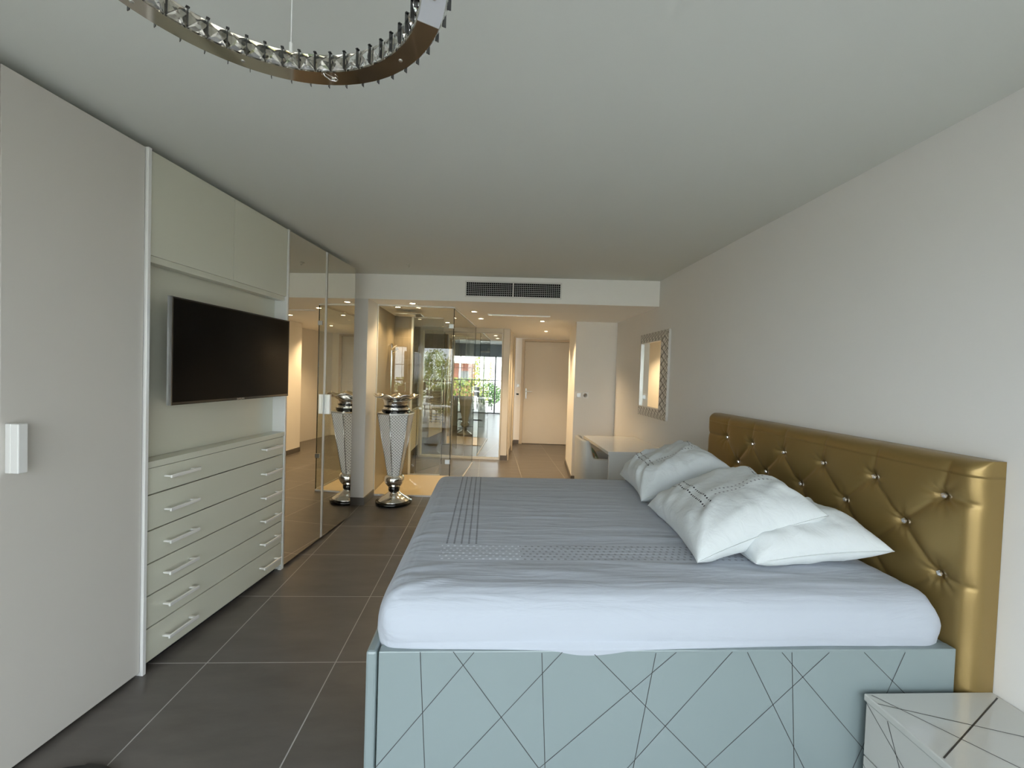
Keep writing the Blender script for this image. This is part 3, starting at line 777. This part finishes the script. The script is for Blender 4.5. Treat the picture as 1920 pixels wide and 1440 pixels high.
# ------------------------------------------------------------------ nightstand
ns = thing('nightstand', 'glossy white nightstand with dark crossing lines, right of the bed', 'nightstand', (0, 0, 0))
NX0, NX1, NY0, NY1, NZ = 1.252, 1.697, .83, 1.277, .42
b = MB(); b.box(NX0, NY0, NZ-.022, NX1, NY1, NZ, .003)
for p, q, wd in (((1.270, 1.268), (1.562, .83), .0025), ((1.256, 1.232), (1.695, 1.060), .0025), ((1.683, 1.25), (1.262, 1.045), .004)):
    b.line_on('z', NZ+.0006, p, q, wd, 1)
b.build('top', [m_gloss, m_line], ns)
b = MB(); b.box(NX0+.025, NY0+.005, .03, NX1, NY1-.004, NZ-.0225, .001); b.build('body', m_gloss, ns)
def dr_face(z0, z1, ls):
    b = MB(); b.box(NX0+.006, NY0+.005, z0, NX0+.0248, NY1-.004, z1, .0015)
    for p, q in ls: b.line_on('x', NX0+.0054, p, q, .0025, 1)
    return b.build('drawer', [m_gloss, m_line], ns)
dr_face(.222, .394, [((1.272, .392), (1.045, .224)), ((1.200, .392), (1.13, .224)), ((.9, .392), (.98, .224))])
dr_face(.034, .217, [((1.272, .19), (1.12, .036)), ((1.0, .215), (.86, .036))])
b = MB(); b.box(NX0+.04, NY0+.02, 0, NX1-.02, NY1-.02, .03); b.build('plinth', m_dark, ns)

# ------------------------------------------------------------------ desk and chair
dk = thing('desk', 'glossy white desk against the right wall below the silver mirror', 'desk', (0, 0, 0))
b = MB(); b.box(1.105, 3.735, .715, 1.698, 4.72, .745, .002); b.build('desk_top', m_gloss2, dk)
for ya, yb in ((3.74, 3.765), (4.69, 4.715)):
    b = MB(); b.box(1.115, ya, 0, 1.695, yb, .7145, .002); b.build('side_panel', m_gloss2, dk)
b = MB(); b.box(1.67, 3.766, .35, 1.69, 4.689, .7145); b.build('modesty_panel', m_gloss2, dk)
b = MB(); b.box(1.36, 3.766, .62, 1.65, 4.689, .714, .002); b.build('drawer', m_gloss2, dk)
cr = thing('tub_chair', 'white leather tub chair with rounded arms tucked under the desk', 'chair', (1.13, 4.17, 0))
def tub():
    b = MB(); P = []; n = 80
    # horseshoe plan opening towards +x; height falls from the back to the arms
    outer, inn = [], []
    def plan(t_, off):
        # t from -1 (near arm tip) to 1 (far arm tip)
        w_, l_ = .245-off, .20-off
        a = math.pi*(.5+.5*(t_+1)*.5*2)  # 90..270
        if abs(t_) < .62:
            a = math.pi + t_/.62*math.pi/2
            return -abs(math.cos(a))**.5*l_*.95 - .02, math.copysign(abs(math.sin(a))**.5*w_, math.sin(a))
        s_ = (abs(t_)-.62)/.38
        return -.02+s_*.28, (w_ if t_ < 0 else -w_)*(1)
    def hgt(t_):
        k = min(1, max(0, (abs(t_)-.36)/.20)); k = k*k*(3-2*k)
        return .805*(1-k)+.635*k
    rows = {k: [] for k in range(6)}
    for i in range(n+1):
        t_ = -1+2*i/n; h = hgt(t_)
        ox, oy = plan(t_, 0); ix, iy = plan(t_, .045); mx_, my_ = plan(t_, .022)
        rows[0].append(Vector((ox*.93, oy*.93, .10))); rows[1].append(Vector((ox, oy, .42))); rows[2].append(Vector((ox*1.03, oy*1.0, h-.012)))
        rows[3].append(Vector((mx_*1.02, my_, h))); rows[4].append(Vector((ix, iy, h-.014))); rows[5].append(Vector((ix, iy, .40)))
    b.grid([rows[k] for k in range(6)])
    for i in (0, n):
        f = [b.bm.verts.new(rows[k][i]) for k in range(6)]
        b.bm.faces.new(f)
    bmesh.ops.remove_doubles(b.bm, verts=b.bm.verts, dist=.0003)
    bmesh.ops.recalc_face_normals(b.bm, faces=b.bm.faces)
    return b
tub().build('shell', m_chair, cr)
b = MB(); b.box(-.17, -.19, .30, .25, .19, .44, .03, seg=4); b.build('seat', m_chair, cr)
b = MB(); b.box(-.17, -.195, .10, .24, .195, .30, .02); b.build('seat_base', m_chair, cr)
for x in (-.15, .21):
    for y in (-.17, .17):
        b = MB(); b.cyl((x, y, .10), (x, y, 0), .016, 10, .012); b.build('leg', m_blackmat, cr)
cu = MB(); cu.lathe([(.005, -.045), (.09, -.04), (.15, -.015), (.155, .0), (.15, .015), (.09, .04), (.005, .045)], 28)
T = Matrix.Translation((1.075, 4.17, .598)) @ Matrix.Rotation(math.radians(66), 4, 'Y')
co = cu.build('cushion', m_floral); co.matrix_world = T
tag(co, 'small floral cushion with green leaves on the white tub chair', 'cushion')

# ------------------------------------------------------------------ wall mirror
wm = thing('wall_mirror', 'tall rectangular mirror in a silver lattice frame on the right wall', 'mirror', (1.6995, 4.235, 1.455))
hy_, hz_, fw_ = .365, .435, .098
b = MB()
oy = [(-hy_, -hz_), (hy_, -hz_), (hy_, hz_), (-hy_, hz_)]
iy = [(-hy_+fw_, -hz_+fw_), (hy_-fw_, -hz_+fw_), (hy_-fw_, hz_-fw_), (-hy_+fw_, hz_-fw_)]
ku = 0
for k in range(4):
    a, d = oy[k], oy[(k+1) % 4]; e_, f_ = iy[k], iy[(k+1) % 4]
    L_ = math.hypot(d[0]-a[0], d[1]-a[1])
    b.quad([(-.022, *a), (-.022, *d), (-.052, *f_), (-.052, *e_)], 0, [(0, 0), (L_, 0), (L_-fw_, fw_), (fw_, fw_)])
    b.quad([(0, *a), (0, *d), (-.022, *d), (-.022, *a)], 1)
    e2 = (e_[0]*.975, e_[1]*.98); f2 = (f_[0]*.975, f_[1]*.98)
    b.quad([(-.052, *e_), (-.052, *f_), (-.052, *f2), (-.052, *e2)], 1)
    b.quad([(-.052, *e2), (-.052, *f2), (-.030, *f2), (-.030, *e2)], 1)
bmesh.ops.recalc_face_normals(b.bm, faces=b.bm.faces)
b.build('frame', [m_frame, mat('silver_edge', (.8, .79, .76), .3, metal=.3)], wm)
b = MB(); b.box(-.034, iy[0][0]+.004, iy[0][1]+.004, -.028, iy[2][0]-.004, iy[2][1]-.004); b.build('glass', m_mirror2, wm)

# ------------------------------------------------------------------ vase
vs = thing('floor_vase', 'tall silver pedestal vase with white lattice panels beside the shower', 'vase', (-.962, 4.53, 0))
b = MB(); b.lathe([(.175, 0), (.188, .008), (.190, .022), (.186, .036), (.01, .037)], 56); b.build('base_ring', m_black, vs)
b = MB(); b.lathe([(.168, .037), (.166, .045), (.10, .085), (.062, .115), (.050, .135), (.01, .1351)], 56); b.build('foot', m_silver, vs)
b = MB(); b.lathe([(.056, .1352), (.060, .145), (.060, .170), (.055, .178), (.01, .1781)], 48); b.build('neck_ring', m_black, vs)
b = MB(); b.lathe([(.055, .1782), (.075, .19), (.098, .225), (.104, .255), (.098, .285), (.082, .305), (.02, .3055)], 48); b.build('knop', m_silver, vs)
# hexagonal tapered body
b = MB(); a0 = math.radians(-98)
z0, z1, r0, r1 = .306, .955, .072, .188
fr = MB()
for k in range(6):
    a, d = a0+k*math.pi/3, a0+(k+1)*math.pi/3
    p = [Vector((r0*math.cos(a), r0*math.sin(a), z0)), Vector((r0*math.cos(d), r0*math.sin(d), z0)), Vector((r1*math.cos(d), r1*math.sin(d), z1)), Vector((r1*math.cos(a), r1*math.sin(a), z1))]
    w0, w1 = r0/2, r1/2
    b.quad(p, 0, [(-w0, z0), (w0, z0), (w1, z1), (-w1, z1)])
    fr.tube([p[0]*1.005, p[3]*1.005], [.004, .0055], 6); fr.tube([p[3], p[2]], .005, 6); fr.tube([p[0], p[1]], .004, 6)
b.bm.faces.new([b.bm.verts.new((r0*math.cos(a0+k*math.pi/3), r0*math.sin(a0+k*math.pi/3), z0)) for k in range(6)][::-1])
b.bm.faces.new([b.bm.verts.new((r1*math.cos(a0+k*math.pi/3), r1*math.sin(a0+k*math.pi/3), z1)) for k in range(6)])
bmesh.ops.recalc_face_normals(b.bm, faces=b.bm.faces)
bd = b.build('body', m_lattice, vs); bd['label'] = 'six-sided tapering body of white beaded lattice panels'
fr.build('body_frame', m_steel, vs)
b = MB()
rg = [(.196, .956), (.194, .968), (.135, .990), (.02, .9905)]
for j in range(3):
    for k in range(6):
        a, d = a0+k*math.pi/3, a0+(k+1)*math.pi/3; (ra, za), (rb_, zb) = rg[j], rg[j+1]
        b.quad([(ra*math.cos(a), ra*math.sin(a), za), (ra*math.cos(d), ra*math.sin(d), za), (rb_*math.cos(d), rb_*math.sin(d), zb), (rb_*math.cos(a), rb_*math.sin(a), zb)])
bmesh.ops.remove_doubles(b.bm, verts=b.bm.verts, dist=.0003); b.build('shoulder', m_silver, vs)
b = MB(); b.lathe([(.148, .991), (.150, .998), (.146, 1.003), (.02, 1.0035)], 40); b.lathe([(.128, 1.032), (.130, 1.038), (.127, 1.043), (.02, 1.0435)], 40); b.build('collar_band', m_black, vs)
b = MB(); b.lathe([(.144, 1.0036), (.132, 1.015), (.127, 1.0318), (.02, 1.0319)], 40); b.build('collar', m_silver, vs)
def wob(r, z, a):
    k = max(0, (r-.13)/.10); return r*(1+.05*k*math.sin(a*7+.6)), z+.016*k*math.sin(a*7+2.0)
b = MB(); b.lathe([(.124, 1.0436), (.122, 1.06), (.130, 1.085), (.155, 1.110), (.195, 1.128), (.226, 1.142), (.232, 1.152), (.222, 1.156), (.19, 1.142), (.15, 1.126), (.12, 1.10), (.10, 1.07), (.01, 1.062)], 84, wob=wob)
b.build('bowl', m_silver, vs)

# ------------------------------------------------------------------ air grille
GS = Vector((1.70, 4.1806)) - Vector((-1.30, 4.4540)); gd = GS.normalized(); GR = math.atan2(gd.y, gd.x)
def soff(x): return 4.166 + (1.86-x)*(4.60-4.166)/(4.76)
gv = thing('air_grille', 'white double air vent grille in the dropped ceiling face', 'vent', (.228, soff(.228), 2.272), -math.atan2(.434, 4.76))
b = MB()
gw, gh = .478, .068
b.box(-gw-.014, -.008, -gh-.014, gw+.014, -.0005, -gh, .001); b.box(-gw-.014, -.008, gh, gw+.014, -.0005, gh+.014, .001)
for x in (-gw-.014, -.007, gw): b.box(x, -.008, -gh, x+.014, -.0005, gh, .001)
b.build('frame', m_wall, gv)
b = MB(); b.box(-gw, -.0015, -gh, gw, -.0006, gh); b.build('duct_shade_sheet', mat('duct_shade', (.003, .003, .003), 1.0, spec=0), gv)  # flat black sheet behind the louvres, the duct's shade painted on
b = MB()
for sx in (-1, 1):
    x0, x1 = (-gw, -.007) if sx < 0 else (.007, gw)
    n = 24
    for i in range(1, n): x = x0+(x1-x0)*i/n; b.box(x-.0019, -.0058, -gh, x+.0019, -.0016, gh)
    for j in range(1, 7): z = -gh+2*gh*j/7; b.box(x0, -.0066, z-.0019, x1, -.0018, z+.0019)
b.build('louvre_grid', mat('grille_grey', (.42, .42, .42), .5), gv)

# ------------------------------------------------------------------ entrance door
dd = MB(); DA = -math.atan(.05)
dd.box(.015, .03, .008, .975, .07, 2.085, .002)
dr1 = dd.build('door_1', m_door, None, (.712, BY(.712), 0), DA); dr1['kind'] = 'structure'
b = MB(); b.box(.05, .018, .92, .085, .0298, 1.13, .004); b.cyl((.067, .02, 1.07), (.067, -.03, 1.07), .009, 10); b.cyl((.067, -.03, 1.07), (.185, -.03, 1.07), .009, 10); b.cyl((.067, .019, .965), (.067, .008, .965), .015, 14)
b.build('door_handle', m_steel, dr1)
cs = MB(); cs.box(-.045, -.012, 0, .012, .03, 2.13, .003); cs.box(.978, -.012, 0, 1.03, .03, 2.13, .003); cs.box(.012, -.012, 2.088, .978, .03, 2.13, .003)
struct('trim_1', cs, m_casing, (.712, BY(.712), 0), DA)
cs = MB()   # casing of the door in the corridor's left wall
cs.prism([(.352, 6.875), (.372, 6.872), (.380, 6.935), (.360, 6.938)], 0, 2.1); cs.prism([(.462, 7.75), (.482, 7.748), (.490, 7.81), (.470, 7.812)], 0, 2.1)
struct('trim_2', cs, m_casing)

# switches and sockets
def plate(name, label, cat, loc, rz, kind, group=None, s=.082):
    r = thing(name, label, cat, loc, rz, group)
    b = MB(); b.box(-s/2, -.009, -s/2, s/2, -.0005, s/2, .003); b.build('cover_plate', m_plate, r)
    b = MB()
    if kind == 'socket':
        b.lathe([(.005, 0), (.020, 0), (.024, .003), (.028, .004), (.028, 0)], 24); bo = b.build('socket_recess', m_steel, r); bo.rotation_euler = (math.pi/2, 0, 0); bo.location = (0, -.0092, 0)
        for x in (-.008, .008):
            q = MB(); q.cyl((x, -.009, 0), (x, -.0145, 0), .003, 8); q.build('contact_hole', m_dark, r)
    elif kind == 'switch':
        b.box(-.026, -.013, -.026, .026, -.0092, .026, .002); b.build('rocker', m_steel, r)
    else:
        b.box(-.026, -.0115, -.016, .026, -.0092, .016, .001); b.build('display', m_black, r)
    return r
PR = math.atan2(5.541-5.60, .70)
def pily(x): return 5.60-.0843*(x-1.16)
plate('wall_switch', 'left of the two white plates on the wall end by the desk, a light switch', 'switch', (1.222, pily(1.222), 1.163), PR, 'switch', 'plates on the wall end')
plate('wall_socket', 'right of the two white plates on the wall end by the desk, a socket', 'socket', (1.308, pily(1.308), 1.163), PR, 'socket', 'plates on the wall end')
plate('wall_switch', 'upper white switch plate left of the entrance door', 'switch', (.612, BY(.612), 1.183), DA, 'switch', 'plates by the entrance door', .088)
plate('thermostat', 'lower white plate with dark display left of the entrance door', 'thermostat', (.606, BY(.606), 1.01), DA, 'display', 'plates by the entrance door', .088)
cp = MB(); cp.prism([(.366, 7.02), (.378, 7.018), (.386, 7.078), (.374, 7.08)], 1.36, 1.50)
tag(cp.build('card_switch', m_plate), 'slim white upright plate on the corridor wall beside the mirror door', 'switch')

# ------------------------------------------------------------------ mirrored closet beside the corridor
mc = thing('mirrored_sliding_closet', 'white framed closet with tall mirror doors reflecting the bright window', 'closet', (MX, MY, 0), MROT)
b = MB(); b.box(-1.36, -.035, 2.075, -.002, .098, 2.143, .002); b.box(-.018, -.035, .03, -.002, .098, 2.075, .002); b.box(-1.36, -.035, .03, -1.32, .098, 2.075, .002); b.build('casing', mat('closet_casing', (.70, .68, .62), .4), mc)
b = MB(); b.box(-1.36, -.02, .0, -.002, .098, .03, .002); b.build('bottom_track', m_alu, mc)
for xa, xb, y in ((-1.318, -.605, .03), (-.612, -.02, 0.0)):
    b = MB(); b.box(xa, y+.004, .032, xb, y+.02, 2.073); dr = b.build('sliding_door', m_strip, mc)
    b = MB(); b.box(xa+.010, y, .040, xb-.004, y+.0038, 2.066); b.build('mirror', m_mirror2, dr)

# ------------------------------------------------------------------ shower
ty = MB(); ty.prism([(-1.269, 4.802), (-.425, 4.765), (-.325, 5.70), (-1.269, 5.735)], 0.0005, .012)
tag(ty.build('shower_tray', m_tray), 'warm beige shower floor behind the front glass', 'shower tray')
def kerb(p, q, wd=.02, h=.022):
    p, q = Vector(p), Vector(q); d = (q-p).normalized(); n = Vector((-d.y, d.x))*wd
    return [tuple(p), tuple(q), tuple(q+n), tuple(p+n)], h
def glass_thing(label, p, q, z1=2.125, rear=False):
    p, q = Vector(p), Vector(q); L_ = (q-p).length; a = math.atan2(q.y-p.y, q.x-p.x)
    r = thing('glass_screen', label, 'glass screen', (p.x, p.y, 0), a, 'shower glass screens')
    b = MB(); b.box(.002, .001, .018, L_-.002, .009, z1)
    for f in b.bm.faces: f.material_index = 1 if abs(f.normal.y) < .5 else 0
    b.build('pane', [m_glass, m_glassedge], r)
    b = MB(); b.box(0, -.004, .0005 if not rear else .0125, L_, .014, .018 if not rear else .022, .001); b.build('bottom_profile', m_strip, r)
    b = MB(); b.box(0, -.003, z1, L_, .013, 2.1435, .001); b.build('top_profile', m_alu, r)
    return r
gfr = glass_thing('front glass panel of the shower, just behind the silver vase', (-1.243, 4.783), (-.405, 4.745))
gsd = glass_thing('long glass panel along the corridor side of the shower', (-.395, 4.765), (-.205, 6.60))
grr = glass_thing('rear glass panel between shower and bathroom', (-1.04, 5.76), (-.62, 5.745))
b = MB(); b.box(-.008, -.006, .0005, .006, .016, 2.1435, .001); b.build('wall_profile', m_strip, gfr)
for zz in (.38, 1.9):
    b = MB(); b.box(.79, -.006, zz, .845, .016, zz+.05, .003); b.build('hinge', m_steel, gfr)
b = MB(); b.box(-.004, -.02, .0005, .02, .03, 2.1435, .001); b.build('wall_profile', m_strip, grr)
od = thing('glass_shower_door', 'open glass door standing into the bathroom behind the shower', 'glass door', (-.95, 5.80, 0), math.radians(62))
b = MB(); b.box(0, 0, .03, .62, .008, 2.0)
for f in b.bm.faces: f.material_index = 1 if abs(f.normal.y) < .5 else 0
b.build('pane', [m_glass, m_glassedge], od)
b = MB(); b.cyl((.55, -.03, .95), (.55, -.03, 1.15), .008, 10); b.cyl((.55, -.03, .96), (.55, 0, .96), .005, 8); b.cyl((.55, -.03, 1.14), (.55, 0, 1.14), .005, 8); b.build('handle', m_chrome, od)
b = MB(); b.box(-.016, -.004, .0005, .012, .012, .029); b.build('pivot', m_chrome, od)
rh = thing('rain_shower_head', 'large flat rain shower head on the shower ceiling', 'shower head', (-.98, 5.22, 0))
b = MB(); b.box(-.16, -.12, 2.085, .16, .12, 2.100, .006); b.build('spray_plate', m_steel, rh)
b = MB(); b.cyl((0, 0, 2.10), (0, 0, 2.1435), .014, 12); b.build('ceiling_arm', m_chrome, rh)
mxr = thing('shower_mixer', 'chrome shower mixer with riser on the beige tiled wall', 'shower mixer', (-1.2695, 5.45, 0))
b = MB(); b.cyl((.035, 0, .95), (.035, 0, 1.75), .011, 12)
for z in (.97, 1.73): b.cyl((.0, 0, z), (.035, 0, z), .013, 12)
b.build('riser', m_chrome, mxr)
b = MB(); b.box(.02, -.12, 1.02, .06, .12, 1.06, .012, seg=3); b.build('valve', m_chrome, mxr)
b = MB(); b.cyl((.05, 0, 1.66), (.12, 0, 1.70), .04, 20, .045); b.build('hand_shower', m_chrome, mxr)
# vanity and towel radiator
vn = thing('vanity_cabinet', 'wall-hung beige bathroom cabinet seen through the shower glass', 'bathroom cabinet', (-1.7495, 5.90, 0))
b = MB(); b.box(0, 0, .26, .68, .80, .84, .004); b.build('body', mat('vanity_beige', (.60, .53, .40), .3), vn)
b = MB(); b.box(0, -.01, .8405, .70, .81, .875, .004); b.build('counter_top', m_gloss, vn)
b = MB(); b.lathe([(.005, .8755), (.15, .8755), (.20, .93), (.205, .96), (.19, .955), (.14, .895), (.005, .885)], 32, (.36, .4)); b.build('basin', m_gloss, vn)
b = MB(); b.tube([(.12, .4, .876), (.12, .4, 1.06), (.15, .4, 1.10), (.22, .4, 1.10), (.25, .4, 1.07)], .012, 10); b.build('tap', m_chrome, vn)
tr = thing('towel_radiator', 'chrome ladder towel radiator in the bathroom behind the glass', 'radiator', mp_(-1.08, -.09) + (0,), MROT)
for x in (-.10, .10):
    b = MB(); b.cyl((x, 0, .55), (x, 0, 1.30), .011, 10); b.build('rail_post', m_chrome, tr)
n = 0
for z in [.60+.045*i for i in range(5)] + [.86+.045*i for i in range(5)] + [1.10+.045*i for i in range(4)]:
    b = MB(); b.cyl((-.10, -.012, z), (.10, -.012, z), .008, 8); b.build('rung', m_chrome, tr)
for x in (-.10, .10):
    for z in (.58, 1.27):
        b = MB(); b.cyl((x, .0, z), (x, .055, z), .007, 8); b.build('wall_bracket', m_chrome, tr)

# ------------------------------------------------------------------ recessed spotlights
m_lamp = mat('lamp_glow', (1, .85, .6), .5, emit=(1.0, .82, .52), es=38)
def spot(x, y, label, power=19):
    r = thing('recessed_spotlight', label, 'ceiling light', (x, y, ZL), 0, 'recessed spotlights in the low ceiling')
    b = MB(); b.lathe([(.030, -.0005), (.046, -.0005), (.046, -.004), (.031, -.006), (.030, -.0005)], 28, cap=False); b.build('trim_ring', m_chrome, r)
    b = MB(); b.cyl((0, 0, -.003), (0, 0, -.0006), .030, 24); b.build('lamp', m_lamp, r)
    L_ = bpy.data.lights.new('spot_light', 'SPOT'); L_.energy = power; L_.color = (1.0, .71, .40); L_.spot_size = math.radians(125); L_.spot_blend = .7; L_.shadow_soft_size = .03
    lo = bpy.data.objects.new('spot_light', L_); COL.objects.link(lo); lo.parent = r; lo.location = (0, 0, -.02)
    return r
spot(-.837, 4.62, 'lit ceiling spotlight straight above the silver vase, nearest the room', 13)
spot(-1.057, 4.93, 'lit ceiling spotlight at the far left, over the tiled shower wall', 13)
spot(-1.0, 5.52, 'lit ceiling spotlight behind the rain shower head')
spot(-.19, 5.05, 'lit ceiling spotlight just right of the glass corner, nearer of two')
spot(-.12, 5.67, 'lit ceiling spotlight just right of the glass corner, farther of two')
spot(.709, 5.69, 'lit ceiling spotlight before the corridor, beside the linear air slot', 62)
spot(.939, 6.985, 'lit ceiling spotlight inside the corridor, nearest the entrance door', 80)
spot(-.62, 6.28, 'lit ceiling spotlight over the bathroom behind the shower')
hk = thing('ceiling_hook', 'tiny hook on the ceiling above the vase', 'hook', (-.771, 3.969, ZC))
b = MB(); b.lathe([(.004, -.0005), (.018, -.0005), (.018, -.004), (.004, -.007)], 16); b.build('rose', m_ceil, hk)
b = MB(); b.tube([(0, 0, -.006), (0, 0, -.02), (.008, 0, -.028), (.016, 0, -.022), (.014, 0, -.014)], .0025, 8); b.build('hook', m_steel, hk)

# ------------------------------------------------------------------ crystal ring pendant
RX, RY, RZ = -.387, .678, 2.05
pd = thing('ring_pendant_lamp', 'round crystal ring pendant hanging at the top left', 'pendant lamp', (RX, RY, RZ))
RI, RO = .262, .302
def arc(a0, a1, ri, ro, z0, z1, m, name):
    b = MB(); n = max(8, int((a1-a0)/.04)); P = []
    for (r, z) in ((ri, z0), (ro, z0), (ro, z1), (ri, z1), (ri, z0)):
        P.append([Vector((r*math.cos(a0+(a1-a0)*i/n), r*math.sin(a0+(a1-a0)*i/n), z)) for i in range(n+1)])
    b.grid(P, smooth=False)
    for i in (0, n): b.bm.faces.new([b.bm.verts.new(P[k][i]) for k in range(4)])
    bmesh.ops.remove_doubles(b.bm, verts=b.bm.verts, dist=.0001); bmesh.ops.recalc_face_normals(b.bm, faces=b.bm.faces)
    for f in b.bm.faces: f.smooth = False
    return b.build(name, m, pd)
A_ = math.radians
arc(A_(24), A_(180), RI, RO, 0, .004, m_ringchrome, 'mirror_strip')
o = arc(A_(-180), A_(24), RI, RO, .001, .005, m_film, 'light_diffuser'); o['label'] = 'whitish matt light strip'
arc(0, 2*math.pi, RI+.004, RO-.004, .005, .036, m_ringchrome, 'channel')
# crystals
def crystal_mesh():
    b = bmesh.new(); w_, h_, d_ = .0135, .0165, .008
    vs_ = [b.verts.new(p) for p in ((-w_, 0, -h_), (w_, 0, -h_), (w_, 0, h_), (-w_, 0, h_), (0, -d_, 0), (-w_*.2, -d_*.55, -h_*.55), (w_*.25, -d_*.6, h_*.5))]
    for q in ((0, 1, 5), (1, 4, 5), (0, 5, 4), (1, 2, 4), (2, 6, 4), (2, 3, 6), (3, 4, 6), (3, 0, 4), (0, 3, 2, 1)): b.faces.new([vs_[i] for i in q])
    bmesh.ops.recalc_face_normals(b, faces=b.faces)
    me = bpy.data.meshes.new('crystal'); b.to_mesh(me); b.free(); me.materials.append(m_crystal); return me
cm = crystal_mesh(); n = 50
for i in range(n):
    a = 2*math.pi*i/n
    o = bpy.data.objects.new('crystal', cm); COL.objects.link(o); o.parent = pd
    o.location = ((RI-.003)*math.cos(a), (RI-.003)*math.sin(a), .018); o.rotation_euler = (0, 0, a-math.pi/2+math.pi); o.scale = (1.12, 1, 1)
    # local -y must face the ring's centre
    o.rotation_euler = (0, 0, a - math.pi/2)
for i in range(49):
    a = 2*math.pi*(i+.5)/49
    o = bpy.data.objects.new('crystal', cm); COL.objects.link(o); o.parent = pd
    o.location = ((RO+.002)*math.cos(a), (RO+.002)*math.sin(a), .018); o.rotation_euler = (0, 0, a + math.pi/2); o.scale = (1.3, 1, 1)
pb = MB(); pb.box(-.0006, -.0085, -.001, .0006, -.0012, .036); pb.box(-.003, -.0075, .0345, .003, -.001, .0362)
pme = pb.build('prong', mat('dark_prong_metal', (.12, .12, .12), .25, metal=.9), pd); pme_o = pme.data
first = True
for rr, nn, sg in ((RI-.003, 50, -1), (RO+.002, 49, 1)):
    for i in range(nn):
        a = 2*math.pi*(i+(.5 if sg < 0 else 0))/nn
        if first: o = pme; first = False
        else: o = pme.copy(); COL.objects.link(o); o.parent = pd
        o.location = (rr*math.cos(a), rr*math.sin(a), 0); o.rotation_euler = (0, 0, a+sg*math.pi/2)
for k in range(10):
    a = A_(12+k*36); b = MB(); b.lathe([(.002, -.0018), (.0035, -.0012), (.004, .0)], 12, ((RI+RO)/2*math.cos(a), (RI+RO)/2*math.sin(a))); b.build('screw', m_steel, pd)
b = MB(); b.tube([(.01, .268, -.001), (.012, .262, .004), (.016, .268, -.003), (.024, .279, -.004), (.034, .283, -.003), (.040, .277, -.003), (.036, .270, -.003)], .0013, 6); b.build('wire_hook', m_chrome, pd)
for k in range(3):
    a = A_(101+120*k); x, y = .258*math.cos(a), .258*math.sin(a)
    b = MB(); b.cyl((x, y, .034), (x, y, ZC-RZ-.028), .0011, 8); b.cyl((x, y, .03), (x, y, .05), .0035, 8); b.build('suspension_wire', m_strip, pd)
b = MB(); b.lathe([(.01, ZC-RZ-.028), (.285, ZC-RZ-.028), (.29, ZC-RZ-.02), (.29, ZC-RZ-.0008), (.01, ZC-RZ-.0008)], 48)
bo = b.build('ceiling_canopy', m_chrome, pd)

# ------------------------------------------------------------------ black slipper at the bottom edge
sl = thing('black_slipper', 'black rounded slipper tip on the tiles at the bottom left picture edge', 'slipper', (-1.352, 1.452, 0), math.radians(-88))
def sole(z, k): return [Vector((.048*k*math.cos(t_)*(1+.12*math.sin(t_)), .13*k*math.sin(t_), z)) for t_ in [2*math.pi*i/32 for i in range(32)]]
b = MB(); V = b.grid([sole(0.0005, .95), sole(.006, 1), sole(.020, 1), sole(.024, .96)], wrap=True); b.bm.faces.new(V[0][::-1]); b.bm.faces.new(V[-1]); b.build('sole', m_blackmat, sl)
b = MB(); P = []
for j in range(9):
    y = .02+.105*j/8; w_ = .047*math.sqrt(max(.02, 1-(y/.132)**2))*1.12; h = .040*(1-.35*(j/8)**2)
    P.append([Vector((w_*math.cos(t_), y, .022+max(0, math.sin(t_))*(h-.022))) for t_ in [math.pi*i/16 for i in range(17)]])
b.grid(P); b.build('strap', m_blackmat, sl)
